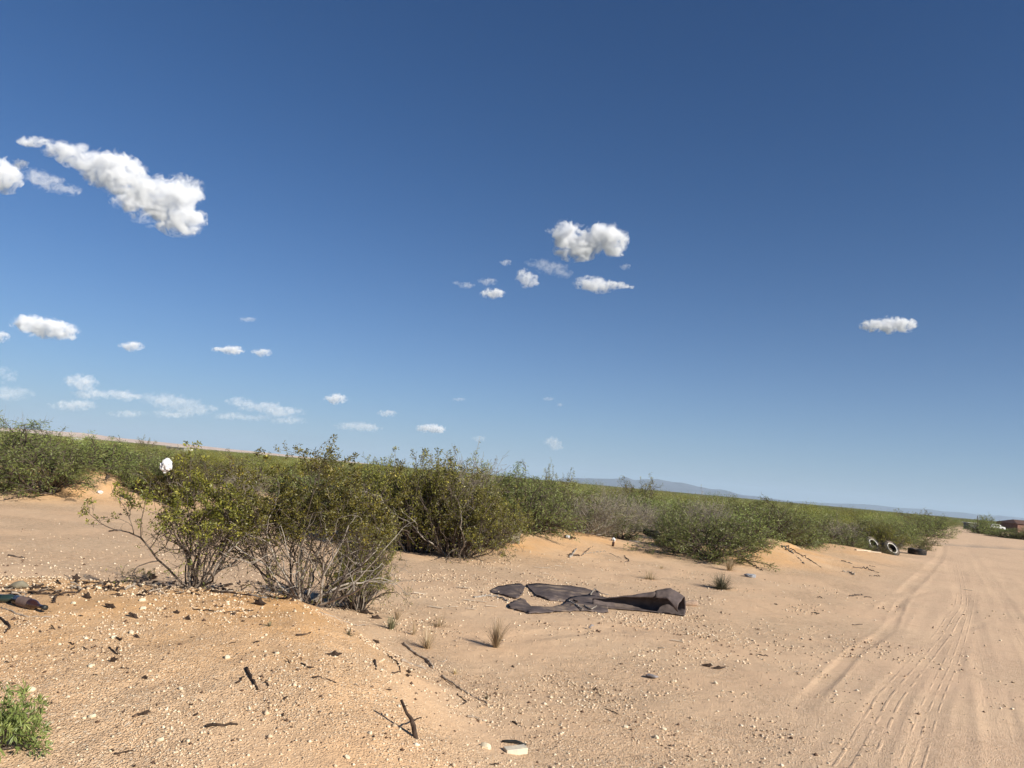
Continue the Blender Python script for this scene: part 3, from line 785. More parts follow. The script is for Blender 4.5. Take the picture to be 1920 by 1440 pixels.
gi = ng.nodes.new('NodeGroupInput'); go = ng.nodes.new('NodeGroupOutput'); jn = ng.nodes.new('GeometryNodeJoinGeometry')
def gattr(nm):
    a = ng.nodes.new('GeometryNodeInputNamedAttribute'); a.data_type = 'FLOAT'; a.inputs[0].default_value = nm; return a.outputs[0]
cr = ng.nodes.new('ShaderNodeCombineXYZ'); ng.links.new(gattr('rot'), cr.inputs[2])
cs = ng.nodes.new('ShaderNodeCombineXYZ'); s_ = gattr('scl'); ng.links.new(s_, cs.inputs[0]); ng.links.new(s_, cs.inputs[1]); ng.links.new(gattr('hgt'), cs.inputs[2])
m2p = ng.nodes.new('GeometryNodeMeshToPoints'); ng.links.new(gi.outputs[0], m2p.inputs[0])
for k in range(3):
    oi = ng.nodes.new('GeometryNodeObjectInfo'); oi.inputs[0].default_value = FAR_SRC[k]; oi.inputs['As Instance'].default_value = True
    ip = ng.nodes.new('GeometryNodeInstanceOnPoints'); cp = ng.nodes.new('FunctionNodeCompare'); cp.data_type = 'FLOAT'; cp.operation = 'EQUAL'
    ng.links.new(gattr('kin'), cp.inputs[0]); cp.inputs[1].default_value = float(k); cp.inputs[12].default_value = .1
    ng.links.new(m2p.outputs[0], ip.inputs['Points']); ng.links.new(cp.outputs[0], ip.inputs['Selection'])
    ng.links.new(oi.outputs['Geometry'], ip.inputs['Instance']); ng.links.new(cr.outputs[0], ip.inputs['Rotation']); ng.links.new(cs.outputs[0], ip.inputs['Scale'])
    ng.links.new(ip.outputs[0], jn.inputs[0])
ng.links.new(jn.outputs[0], go.inputs[0])
md = far.modifiers.new('scatter', 'NODES'); md.node_group = ng
print('far scrub', len(G))
# ------------------------------------------------------------------ small things: materials
def plain_mat(name, col, rough=.8, spec=.3, var=.25, sc=20, col2=None, dust=None, bump=.3):
    m, n, b = new_mat(name)
    tc = N(n, 'ShaderNodeTexCoord').outputs['Object']
    f = noise_(n, tc, sc, 5, .6)
    c = mix_(n, ramp_(n, f, .3, .7), tuple(k * (1 - var) for k in col), col2 or tuple(min(k * (1 + var), 1) for k in col))
    if dust:
        c = mix_(n, ramp_(n, noise_(n, tc, sc * .3, 6, .7), .48, .66, 0, dust), c, (.50, .37, .25))
    L(n, c, b.inputs['Base Color']); b.inputs['Roughness'].default_value = rough; b.inputs['Specular IOR Level'].default_value = spec
    bp = N(n, 'ShaderNodeBump'); bp.inputs['Strength'].default_value = bump; bp.inputs['Distance'].default_value = .004
    L(n, noise_(n, tc, sc * 4, 3, .6), bp.inputs['Height']); L(n, bp.outputs[0], b.inputs['Normal'])
    return m
M_STONE = plain_mat('pale_caliche_stone', (.62, .54, .39), .9, .15, .12, 40)
M_STONE2 = plain_mat('tan_stone', (.47, .36, .26), .9, .15, .2, 40)
M_GREYST = plain_mat('grey_stone', (.26, .24, .24), .9, .15, .2, 40)
M_RUBBER = plain_mat('black_rubber', (.022, .021, .021), .75, .3, .3, 12, dust=.25)
M_WHITEW = plain_mat('whitewall', (.46, .45, .42), .7, .3, .1, 12, dust=.35)
M_CARPET = plain_mat('brown_underlay', (.100, .080, .076), .95, .1, .22, 9, dust=.42, bump=.9)
M_SLIVER = plain_mat('bleached_wood', (.58, .48, .36), .9, .1, .2, 30)
M_WHITEP = plain_mat('white_plastic', (.60, .61, .62), .5, .4, .1, 8)
M_GLASS = plain_mat('brown_bottle_glass', (.045, .018, .012), .15, .6, .2, 8)
M_GREEN = plain_mat('dark_green_glass', (.02, .035, .03), .15, .6, .2, 8)
M_LABEL = plain_mat('faded_label', (.17, .12, .10), .7, .2, .2, 14)
M_LABELW = plain_mat('white_label', (.62, .62, .66), .6, .2, .12, 14)
M_SACK = plain_mat('grey_sack_cloth', (.21, .19, .14), .9, .1, .3, 9)
M_BLACKP = plain_mat('black_plastic_and_shadow', (.018, .02, .018), .5, .4, .3, 12)
M_STRAW = leaf_mat('dry_grass_blade', ((.34, .25, .14), (.46, .35, .20), (.58, .46, .29)), .25)
M_GRASSG = leaf_mat('grey_green_grass', ((.09, .09, .05), (.17, .16, .09), (.30, .26, .16)), .25)

# ------------------------------------------------------------------ stones
def stone_mesh(name, seed, mat, sub=2, flat_=.62):
    import bmesh
    r = np.random.default_rng(seed); bm = bmesh.new(); bmesh.ops.create_icosphere(bm, subdivisions=sub, radius=1.0)
    V = np.array([v.co[:] for v in bm.verts])
    for k in range(7):                                 # knock flat facets off
        n_ = unit(r.normal(0, 1, 3)); d = r.uniform(.55, .85); q = V @ n_ - d
        V = V - np.maximum(q, 0)[:, None] * n_ * .9
    V *= np.array([1, r.uniform(.65, .95), flat_ * r.uniform(.8, 1.2)])
    V += r.normal(0, .02, V.shape)
    for v, c in zip(bm.verts, V): v.co = c
    me = bpy.data.meshes.new(name); bm.to_mesh(me); bm.free(); me.materials.append(mat)
    return me
STONES = [stone_mesh('stone', 900 + k, (M_STONE, M_STONE, M_STONE, M_STONE2, M_STONE2, M_STONE)[k]) for k in range(6)]
def put_stone(px, py, size_px, label, group=None, mat_k=None, flat_=1.0, me=None):
    p = hit(px, py); s = .5 * size_px / FPX * p.length
    o = obj('stone', me or STONES[RNG.integers(6) if mat_k is None else mat_k], None, (p.x, p.y, p.z + s * .25), (RNG.normal(0, .2), RNG.normal(0, .2), RNG.uniform(0, 6.28)), (s, s, s * flat_))
    return tag(o, label, 'stone', group)
for px, py, sp, lb in ((214, 1196, 11, 'white rounded stone in the middle of the near mound face'), (170, 1250, 11, 'white stone below the forked twig on the near mound'),
                       (267, 1127, 12, 'flat white stone high on the mound left of the small creosote'), (268, 1142, 11, 'white stone lying just under the flat white stone near the crest'),
                       (137, 1132, 9, 'white stone beside the curved root near the crest'), (245, 1188, 12, 'pair sized white stone at mid mound'),
                       (172, 1345, 13, 'white stone with a hard shadow on the lower left of the mound'), (57, 1295, 15, 'broken white stone above the green seedling'),
                       (339, 1292, 10, 'white stone on bare orange sand at the lower centre of the mound'), (300, 1389, 13, 'white stone near the bottom of the mound'),
                       (651, 1421, 12, 'white cube like stone at the bottom edge of the photo'), (910, 1402, 22, 'large white wedge shaped stone beside the pale wood block'),
                       (693, 1376, 10, 'white stone left of the leaning broken stake'), (425, 1234, 13, 'elongated white pebble right of the gravel patch'),
                       (353, 1390, 9, 'small white stone at the bottom centre of the mound'), (519, 1226, 9, 'white stone on the mound below the leggy creosote'),
                       (1173, 1364, 10, 'small white stone among gravel right of the wood block'), (1245, 1368, 10, 'small white stone in the gravel at lower middle'),
                       (1230, 1384, 13, 'white stone in the gravel at the bottom middle'), (1341, 1282, 11, 'white stone right of the flat grey stone'),
                       (305, 1101, 12, 'white stone touching a dark chunk on the mound crest')):
    put_stone(px, py, sp, lb, mat_k=0)
put_stone(1222, 1271, 26, 'flat oval dark grey stone alone on the open gravel', me=stone_mesh('stone', 977, M_GREYST, 3, .4), flat_=.7)
# countless others alike
ms = 'small pale stone among the many scattered on the near mound'; fs_ = 'small pale stone among the many scattered on the open gravel'
for k in range(265):
    px = RNG.uniform(-20, 1500); py = 1100 + 340 * RNG.beta(1.4, 1.1)
    on = px < 640 + (py - 1130) * 1.45
    if not on and RNG.random() < .35: continue
    put_stone(px, py, RNG.uniform(3.5, 6.8), ms if on else fs_, 'pale stones on the near mound' if on else 'pale stones on the open gravel')

# gravel too fine to count: one joined mesh
def gravel():
    n = 130000; r = RNG
    lr = r.uniform(math.log(2.6), math.log(17), n); R = np.exp(lr); A = r.uniform(-.74, .70, n)
    X = R * np.sin(A); Y = R * np.cos(A)
    gm = .38 + .30 * mound(X, Y)[1] + 2.2 * fbm(X, Y, .8, 95, 3) + .5 * fbm(X, Y, .25, 96, 2)
    rd = road_mask(X, Y); sc = scrub(X, Y)
    gp = flat(425, 1195, .3); patch = np.exp(-((X - gp[0]) ** 2 + (Y - gp[1]) ** 2) / .10)
    pr = np.clip(gm, .06, 1) * (1 - .9 * rd) * (1 - sc) * (1 - .75 * sstep(10, 15, R)) * (1 - .75 * sstep(7.5, 9.5, Y) * sstep(-1.0, -2.2, X)) + patch * 1.0
    k = r.random(n) < pr; X, Y, R = X[k], Y[k], R[k]; n = len(X)
    Z = h_base(X, Y) + h_fine(X, Y)
    s = (.00088 * R + .0008) * np.exp(r.normal(0, .45, n)); s = np.clip(s, .0015, .020)
    O = np.array([[1, 0, 0], [0, 1, 0], [-1, 0, 0], [0, -1, 0], [0, 0, 1], [0, 0, -1]], float)
    V = O[None] * r.uniform(.6, 1.25, (n, 6, 1)) * s[:, None, None]
    V[:, :, 2] *= .75
    a = r.uniform(0, 6.28, n); ca, sa = np.cos(a), np.sin(a)
    Vx = V[:, :, 0] * ca[:, None] - V[:, :, 1] * sa[:, None]; Vy = V[:, :, 0] * sa[:, None] + V[:, :, 1] * ca[:, None]
    V = np.stack([Vx + X[:, None], Vy + Y[:, None], V[:, :, 2] + (Z + s * .2)[:, None]], -1).reshape(-1, 3)
    T = np.array([[0, 1, 4], [1, 2, 4], [2, 3, 4], [3, 0, 4], [1, 0, 5], [2, 1, 5], [3, 2, 5], [0, 3, 5]])
    Fq = (T[None] + (np.arange(n) * 6)[:, None, None]).reshape(-1, 3)
    m, nn, b = new_mat('mixed_gravel')
    t = attr_(nn, 'tint'); c = mix_(nn, ramp_(nn, t, .1, .55), (.36, .25, .16), (.56, .43, .29)); c = mix_(nn, ramp_(nn, t, .6, .98), c, (.72, .62, .47)); c = mix_(nn, ramp_(nn, t, .15, .26, 1, 0), c, (.10, .06, .04))
    L(nn, c, b.inputs['Base Color']); b.inputs['Roughness'].default_value = .92; b.inputs['Specular IOR Level'].default_value = .15
    me = mesh_np('gravel', V, Fq, m, True, face_attrs={'tint': np.repeat(np.clip(r.beta(1.6, 1.5, n) , 0, 1), 8)})
    tag(obj('gravel', me), 'fine pale and dark gravel strewn over the near sand', 'gravel', kind='stuff')
    print('gravel', n)
gravel()

# ------------------------------------------------------------------ sticks, roots, bark
def rough_path(P, n=None, amp=.004):
    P = np.asarray(P, float); d = np.linalg.norm(np.diff(P, axis=0), axis=1); c = np.concatenate([[0], np.cumsum(d)])
    n = n or int(min(max(5, c[-1] / .03), 26)); t = np.linspace(0, c[-1], n)
    Q = np.stack([np.interp(t, c, P[:, k]) for k in range(3)], 1)
    Q[1:-1] += RNG.normal(0, amp, (n - 2, 3))
    return Q
def stick_obj(name, P, r0, r1, mat, label, cat='stick', group=None, amp=.004, sides=7, extra=()):
    Q = rough_path(P, amp=amp); c = Q.mean(0); mb = MB()
    rr = np.linspace(r0, r1, len(Q)) * RNG.uniform(.78, 1.2, len(Q))
    mb.tube(Q - c, rr, sides)
    for e in extra:
        E = rough_path(e[0], amp=amp * .6) - c; mb.tube(E, np.linspace(e[1], e[2], len(E)), 5)
    o = obj(name, mb.mesh(name, mat, True), None, tuple(c))
    return tag(o, label, cat, group)
def on_ground(pxs, lift):
    out = []
    for k, (a, b) in enumerate(pxs):
        p = hit(a, b); out.append((p.x, p.y, p.z + (lift[k] if hasattr(lift, '__len__') else lift)))
    return out
b_ = hit(787, 1387); D_ = (Vector(b_) - Vector((0, 0, CAM_Z))).length
def at_d(px, py, D): return Vector((0, 0, CAM_Z)) + Vector(ray(px, py)) * D
stick_obj('broken_stake', [b_ - Vector((0, 0, .04)), at_d(768, 1345, D_ * 1.0), at_d(752, 1312, D_ * 1.005)], .014, .008, WM_DARK,
          'dark broken stake leaning up out of the mound with a long shadow', 'stick', amp=.003, sides=8, extra=[([at_d(772, 1352, D_), hit(790, 1345)], .005, .003), ([at_d(757, 1324, D_), at_d(764, 1322, D_)], .003, .002)])
SL = [
 ([(828, 1268), (870, 1297), (925, 1326)], .0075, .004, WM_STICK, 'long straight bleached stick running down the right foot of the mound'),
 ([(756, 1208), (775, 1224), (800, 1238), (812, 1254)], .012, .008, WM_STICK, 'thick bleached crooked branch at the mound edge above the long stick'),
 ([(752, 1239), (775, 1247), (798, 1256)], .011, .009, WM_STICK, 'short pale branch lying beneath the crooked one'),
 ([(725, 1228), (745, 1244), (752, 1260), (735, 1262)], .006, .004, WM_DARK, 'dark curly root in a tangle by the mound edge'),
 ([(811, 1233), (832, 1243), (840, 1232)], .005, .003, WM_STICK, 'thin forked pale twig right of the crooked branch'),
 ([(600, 1149), (640, 1164), (665, 1173), (690, 1172)], .007, .004, WM_STICK, 'pale dark streaked stick below the leggy creosote'),
 ([(575, 1130), (610, 1133)], .014, .010, WM_DARK, 'dark brown chunk of branch at the foot of the leggy creosote'),
 ([(362, 1143), (420, 1149), (475, 1145)], .0045, .003, WM_DARK, 'thin dark twig lying level across the upper mound'),
 ([(586, 1272), (600, 1268), (630, 1281)], .0065, .004, WM_DARK, 'brown curved stick in the middle of the mound'),
 ([(462, 1255), (470, 1272), (483, 1294)], .010, .006, WM_DARK, 'short charred stick standing at mid mound'),
 ([(442, 1282), (452, 1277), (458, 1270)], .007, .004, WM_DARK, 'small dark hook shaped twig left of the charred stick'),
 ([(386, 1364), (410, 1361), (446, 1360)], .010, .004, WM_DARK, 'dark splintered stick near the bottom of the mound'),
 ([(214, 1415), (250, 1408)], .0045, .003, WM_DARK, 'thin dark twig near the bottom left of the mound'),
 ([(205, 1215), (220, 1230), (221, 1214)], .006, .004, WM_DARK, 'small V shaped twig on the left of the mound'),
 ([(702, 1240), (705, 1256)], .009, .006, WM_DARK, 'stubby dark twig left of the curly root'),
 ([(565, 1245), (578, 1254), (588, 1252)], .006, .004, WM_DARK, 'brown bent twig above the brown curved stick'),
 ([(555, 1192), (568, 1191), (582, 1187)], .007, .004, WM_DARK, 'dark twig on the orange bare patch of the mound'),
 ([(98, 1131), (106, 1119), (122, 1113), (140, 1112)], .010, .006, WM_DARK, 'curved root arching out of the sand near the left crest'),
 ([(0, 1160), (10, 1166), (18, 1178), (8, 1188)], .009, .005, WM_DARK, 'dark hooked root at the left edge under the brown bottle'),
 ([(2, 1140), (45, 1156), (95, 1158)], .006, .004, WM_STICK, 'grey twig lying under the brown bottle'),
 ([(120, 1078), (130, 1084), (142, 1088)], .004, .003, WM_STICK, 'fine curled root left of the dark chunk on the crest'),
 ([(150, 1092), (200, 1094), (258, 1089)], .007, .004, WM_DARK, 'dark root running along the mound crest'),
 ([(262, 1090), (300, 1104)], .006, .004, WM_DARK, 'dark root right of the crest sprig'),
 ([(395, 1110), (430, 1112), (470, 1118)], .012, .006, WM_DARK, 'tangled dark root between the two near creosotes'),
 ([(465, 1116), (500, 1122)], .009, .006, WM_PALE, 'pale peeled root at the foot of the leggy creosote'),
 ([(888, 1121), (912, 1118), (934, 1120), (954, 1128)], .014, .010, WM_PALE, 'gnarled root at the left tip of the brown underlay'),
 ([(1068, 1046), (1080, 1030)], .022, .012, WM_PALE, 'grey stump end standing in the brushwood pile above the underlay'),
 ([(1064, 1041), (1086, 1043)], .020, .014, WM_DARK, 'dark log lying in the brushwood pile above the underlay'),
 ([(1090, 1042), (1104, 1030), (1112, 1024)], .008, .004, WM_MESQ, 'dark twig rising from the brushwood pile'),
 ([(1092, 1039), (1118, 1036), (1135, 1034), (1165, 1048)], .008, .004, WM_GREY, 'long thin branch trailing right from the brushwood pile'),
 ([(1171, 1042), (1180, 1054), (1172, 1054)], .010, .006, WM_MESQ, 'bent dark twig right of the brushwood pile'),
 ([(1600, 1064), (1622, 1066), (1648, 1074)], .016, .007, WM_MESQ, 'long dark stick lying on the sand below the two whitewall tyres'),
 ([(1577, 1052), (1598, 1057)], .014, .010, WM_MESQ, 'dark stick at the foot of the bank below the tyres'),
 ([(1630, 1061), (1641, 1063)], .014, .010, WM_MESQ, 'short stick right above the long dark stick'),
 ([(1580, 1072), (1595, 1074), (1602, 1079)], .016, .012, WM_STICK, 'yellowish splintered stick left of the road'),
 ([(1630, 1080), (1650, 1081)], .010, .008, WM_MESQ, 'thin stick under the long dark stick'),
 ([(1592, 1118), (1618, 1116)], .012, .009, WM_MESQ, 'dark stick at the road edge above the curved rut'),
 ([(1620, 1120), (1634, 1121)], .009, .006, WM_MESQ, 'short dark stick next to the rut'),
 ([(1522, 1150), (1536, 1151)], .012, .008, WM_DARK, 'dark bark bit on the open gravel right of the underlay'),
 ([(1598, 1172), (1617, 1171)], .007, .005, WM_MESQ, 'faint thin twig at the edge of the road gravel'),
 ([(1466, 1024), (1485, 1036), (1508, 1058)], .020, .010, WM_GREY, 'bundle like grey root running down the orange bank'),
 ([(1474, 1024), (1500, 1040), (1540, 1064)], .014, .007, WM_MESQ, 'long dark root running down the right end of the orange bank'),
 ([(1388, 1044), (1410, 1058), (1430, 1071)], .016, .008, WM_MESQ, 'dark root on the orange sand below the white cup'),
 ([(1300, 1046), (1330, 1052)], .014, .008, WM_MESQ, 'root under the low bright green mesquite'),
 ([(1210, 1032), (1250, 1038), (1300, 1050)], .012, .006, WM_GREY, 'grey branch on the shaded sand left of the low bright mesquite'),
 ([(1185, 1022), (1205, 1026), (1214, 1034)], .012, .008, WM_GREY, 'curved grey branch below the black tyre'),
 ([(0, 920), (30, 912), (62, 905)], .022, .012, WM_MESQ, 'dark low branch at the left edge under the mesquites'),
 ([(10, 938), (25, 933), (48, 932)], .014, .008, WM_MESQ, 'dark dead branch on the sand at far left'),
 ([(190, 972), (202, 970)], .014, .010, WM_MESQ, 'dark stick on the flat sand in front of the orange dune'),
 ([(205, 997), (228, 995)], .014, .010, WM_DARK, 'dark stick on the flat sand left of the small creosote'),
 ([(15, 1042), (45, 1047)], .012, .010, WM_MESQ, 'brown stick on the flat sand at far left'),
 ([(222, 937), (233, 937)], .012, .010, WM_GREY, 'thin stick at the foot of the orange dune'),
 ([(198, 900), (204, 893), (196, 888)], .030, .016, WM_MESQ, 'black forked root sticking out of the orange dune top'),
 ([(204, 900), (226, 892), (250, 897)], .014, .007, WM_MESQ, 'dark root trailing along the crest of the orange dune'),
 ([(1135, 1330), (1160, 1340)], .004, .003, WM_DARK, 'thin twig on the gravel right of the wood block'),
 ([(1420, 1228), (1440, 1231)], .007, .005, WM_DARK, 'small dark twig on the gravel near the road edge'),
 ([(960, 1354), (977, 1363)], .006, .004, WM_DARK, 'short dark twig above the wood block'),
 ([(858, 1302), (876, 1318), (862, 1322)], .005, .003, WM_DARK, 'dark forked twig left of the long bleached stick'),
 ([(876, 1345), (892, 1346), (908, 1353)], .008, .004, WM_STICK, 'yellowish stick below the long bleached one'),
]
for pxs, r0, r1, mt, lb in SL:
    Q_ = on_ground(pxs, r0 * .6); stick_obj('root' if 'root' in lb else 'stick', Q_, r0, r1, mt, lb, amp=.0007 * Q_[0][1] if Q_[0][1] > 8 else .004)
p = hit(1335, 1254)
# jagged lumps of bark and charred wood
def chunk_mesh(name, seed, mat):
    import bmesh
    r = np.random.default_rng(seed); bm = bmesh.new(); bmesh.ops.create_icosphere(bm, subdivisions=2, radius=1)
    for v in bm.verts:
        c = np.array(v.co[:]); k = 1 + .38 * math.sin(c[0] * 5 + seed) * math.cos(c[2] * 4) + r.normal(0, .13)
        v.co = (c[0] * k * 1.5, c[1] * k * .6, c[2] * k * .62)
    me = bpy.data.meshes.new(name); bm.to_mesh(me); bm.free(); me.materials.append(mat); return me
CH = [chunk_mesh('bark_chunk', 40 + k, WM_DARK) for k in range(4)]
for px, py, w, hh, a, lb in ((141, 1087, 14, 13, .4, 'black knobbly chunk on the mound crest left of the sprig'), (285, 1086, 13, 17, 1.4, 'black stump under the green sprig on the mound crest'),
                         (303, 1101, 18, 11, .2, 'dark chunk with a white stone against it on the crest'), (162, 1122, 16, 14, .6, 'dark stub below the curved root'),
                         (485, 1134, 26, 17, .2, 'dark three pointed stump below the peeled root'), (675, 1138, 16, 20, 1.2, 'dark pointed stump right of the leggy creosote'),
                         (684, 1150, 32, 9, .1, 'dark bark slab at the foot of the pointed stump'), (625, 1230, 26, 12, .3, 'dark bark piece shaped like a bow tie at mid mound'),
                         (1325, 1250, 22, 8, -.3, 'left half of the broken dark bark on the open gravel'), (1346, 1254, 24, 6, -.2, 'right half of the broken dark bark on the open gravel'),
                         (212, 1241, 10, 16, 1.2, 'dark leaf shaped flake under the V shaped twig'), (272, 1273, 10, 9, .8, 'small dark chunk at the middle of the left mound'),
                         (268, 1340, 24, 8, .1, 'grey brown flake at the lower left of the mound'), (352, 1162, 12, 10, .3, 'small dark lump above the gravel patch'),
                         (205, 1140, 22, 12, .1, 'half buried dark ring of bark on the upper left mound'), (250, 1157, 26, 8, .2, 'row of dark bark crumbs on the upper mound'),
                         (330, 1150, 14, 8, .4, 'pale edged bark crumb on the upper mound'), (705, 1160, 22, 9, .4, 'dark bark curl above the grey green tuft'),
                         (704, 1205, 16, 8, .3, 'dark bark curl on the mound shoulder'), (763, 1268, 14, 6, .5, 'brown flake under the curly root'),
                         (765, 1262, 12, 9, .2, 'dark crumb right of the curly root'), (225, 966, 6, 5, .2, 'black lump on the flat sand before the orange dune')):
    p = hit(px, py); k = p.length / FPX
    tag(obj('bark_chunk', CH[RNG.integers(4)], None, (p.x, p.y, p.z + hh * k * .25), (RNG.normal(0, .2), a if hh > w else RNG.normal(0, .15), RNG.normal(0, .3) - .1), (w * k / 3.4, w * k / 4.2, hh * k / 1.5)), lb, 'bark')
gl = 'tiny dark twig or bark crumb among the litter on the near mound'; gl2 = 'tiny dark twig or bark crumb among the litter on the open gravel'
TWG = []
for k in range(8):
    mb = MB(); Q = rough_path([(-.5, 0, 0), (-.1, RNG.normal(0, .08), .03), (.5, RNG.normal(0, .12), 0)], 6, .03)
    mb.tube(Q, np.linspace(.055, .03, 6) * RNG.uniform(.6, 1.3, 6), 5)
    if k % 2: mb.tube(rough_path([(0, 0, .02), (.15, .25, .05)], 4, .02), [.035, .03, .025, .02], 4)
    TWG.append(mb.mesh('twig', WM_DARK if k < 6 else WM_STICK, True))
for k in range(430):
    if k < 210:
        px = RNG.uniform(20, 680); py = 1092 + 26 * RNG.random() ** 1.3 + max(0, px - 480) * .16 + max(0, 120 - px) * .1
    else:
        px = RNG.uniform(0, 1560); py = 1100 + 340 * RNG.beta(1.0, 1.3)
    on = px < 640 + (py - 1130) * 1.45
    if not on and RNG.random() < .45: continue
    p = hit(px, py); s = (5 + 17 * RNG.random() ** 2.2 + (9 if k < 210 else 0)) / FPX * p.length * (1 if on else .7)
    if RNG.random() < (.12 if k < 210 else .35):
        o = obj('twig', CH[RNG.integers(4)], None, (p.x, p.y, p.z + .06 * s), (RNG.normal(0, .5), RNG.normal(0, .5), RNG.uniform(0, 6.28)), (s * .22, s * .22, s * .16))
    else:
        o = obj('twig', TWG[RNG.integers(8)], None, (p.x, p.y, p.z + .04 * s), (RNG.normal(0, .3), RNG.normal(0, .25), RNG.uniform(0, 6.28)), (s, s * 1.4, s * 1.4))
    tag(o, gl if on else gl2, 'twig', 'dark litter on the near mound' if on else 'dark litter on the open gravel')

# bleached slivers of board round the underlay
SV = MB().box((0, 0, 0), (1, .2, .035)).mesh('wood_sliver', M_SLIVER)
for k, (px, py, w, lb) in enumerate(((1010, 1065, 16, 'topmost pale wood sliver above the underlay'), (1047, 1062, 14, 'pale sliver right of the topmost one'), (1024, 1077, 13, 'pale sliver midway above the underlay'),
         (1012, 1082, 16, 'pale sliver nearest the back edge of the underlay'), (1024, 1066, 14, 'pale sliver under the brushwood pile'), (787, 1114, 24, 'long pale sliver left of the underlay'),
         (817, 1140, 26, 'long pale sliver in front left of the underlay'), (850, 1139, 17, 'stubby pale sliver in front left of the underlay'), (884, 1143, 18, 'pale sliver nearest the left tip of the underlay'),
         (880, 1127, 22, 'pale sliver under the gnarled root'), (903, 1129, 18, 'pale sliver left of the gnarled root tip'), (921, 1138, 20, 'pale sliver touching the left tip of the underlay'),
         (868, 1103, 24, 'brown edged sliver behind the gnarled root'), (902, 1111, 12, 'short pale sliver behind the underlay'), (1270, 1203, 22, 'lone cream sliver on the gravel right of the underlay'),
         (1815, 1107, 12, 'white fleck on the road beyond the tracks'))):
    p = hit(px, py); s = w / FPX * p.length
    tag(obj('wood_sliver', SV, None, (p.x, p.y, p.z + .012), (RNG.normal(0, .06), RNG.normal(0, .05), RNG.normal(-.1, .25)), (s, s * 1.0, s)), lb, 'wood')
# pale wood block and a black strip modelled in place of its cast shadow
p = hit(966, 1412)
mb = MB().box((0, 0, .02), (.135, .058, .036)); me = mb.mesh('wood_block', plain_mat('block_wood', (.55, .50, .42), .85, .15, .15, 22, col2=(.66, .58, .42)))
o = tag(obj('wood_block', me, None, (p.x, p.y, p.z - .004), (.06, -.04, .42)), 'pale sawn wood block lying at the bottom centre of the photo', 'block')
bv = o.modifiers.new('bevel', 'BEVEL'); bv.width = .003; bv.segments = 2
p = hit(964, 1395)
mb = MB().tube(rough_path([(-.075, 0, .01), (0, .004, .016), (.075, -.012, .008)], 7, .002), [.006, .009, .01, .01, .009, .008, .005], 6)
tag(obj('shadow_strip', mb.mesh('shadow_strip', M_BLACKP, True), None, tuple(p)), 'black strip standing in for the shadow just behind the pale wood block', 'scrap')

# ------------------------------------------------------------------ grass tufts
def tuft(px, py, h, w, n, mat, label, droop=.5, Y=None):
    p = hit(px, py); r = RNG
    a = r.uniform(0, 6.283, n); tl = np.abs(r.normal(0, 1, n)) * (w / h) * .6; Lb = h * r.uniform(.55, 1.1, n)
    seg = 4; bw = .0016 + .00018 * p.length
    V, Fq, o_ = [], [], 0
    d0 = np.stack([np.cos(a), np.sin(a)], 1); root = d0 * (w * .10 * r.random((n, 1)))
    side = np.stack([-np.sin(a), np.cos(a)], 1)
    P = np.zeros((n, seg + 1, 2, 3))
    for k in range(seg + 1):
        t = k / seg; out = Lb * np.sin(np.minimum(tl, 1.35)) * (t + droop * t * t) / (1 + droop); up = Lb * np.cos(np.minimum(tl, 1.35)) * t * (1 - .25 * droop * t)
        c = np.concatenate([root + d0 * out[:, None], up[:, None]], 1); hw = bw * (1 - .75 * t)
        P[:, k, 0] = c; P[:, k, 0, :2] -= side * hw; P[:, k, 1] = c; P[:, k, 1, :2] += side * hw
    V = P.reshape(-1, 3); base = (np.arange(n) * (seg + 1) * 2)[:, None]
    q = np.array([[2 * k, 2 * k + 1, 2 * k + 3, 2 * k + 2] for k in range(seg)])
    Fq = (base[:, :, None] + q[None]).reshape(-1, 4)
    me = mesh_np('grass_tuft', V, Fq, mat, False, face_attrs={'tint': np.repeat(r.random(n), seg)})
    return tag(obj('grass_tuft', me, None, (p.x, p.y, p.z - .005)), label, 'grass')
tuft(930, 1214, .30, .26, 130, M_STRAW, 'tall straw coloured tuft with fine upright blades at the mound foot')
tuft(733, 1180, .17, .24, 90, M_GRASSG, 'grey green low tuft on the mound shoulder')
tuft(744, 1162, .16, .12, 30, M_STRAW, 'thin straw tuft behind the grey green one')
tuft(800, 1216, .28, .30, 60, M_STRAW, 'sparse leaning straw tuft by the crooked branch')
tuft(775, 1190, .18, .2, 22, M_STRAW, 'thin straw stems between the sparse tuft and the grey green one')
tuft(822, 1174, .16, .40, 70, M_STRAW, 'flattened straw tuft left of the tall one')
tuft(1352, 1104, .30, .75, 420, M_GRASSG, 'wide grey grass clump on the open sand right of the underlay', .2)
tuft(1218, 1086, .20, .75, 120, M_STRAW, 'flat dry clump above the rolled end of the underlay')
tuft(1240, 1066, .10, .2, 40, M_STRAW, 'small dry clump behind the flat dry one')
tuft(1368, 1070, .34, .42, 160, M_STRAW, 'brown dry bush clump below the low bright mesquite')
tuft(655, 1192, .08, .12, 36, M_GRASSG, 'tiny dark plant on the bare patch of the mound')
tuft(505, 1174, .05, .06, 30, M_GRASSG, 'tiny green plant below the leggy creosote')
tuft(912, 1310, .04, .07, 40, M_GRASSG, 'tiny green plant beside the long bleached stick')
tuft(853, 1263, .05, .07, 30, M_STRAW, 'tiny dry plant above the long bleached stick')
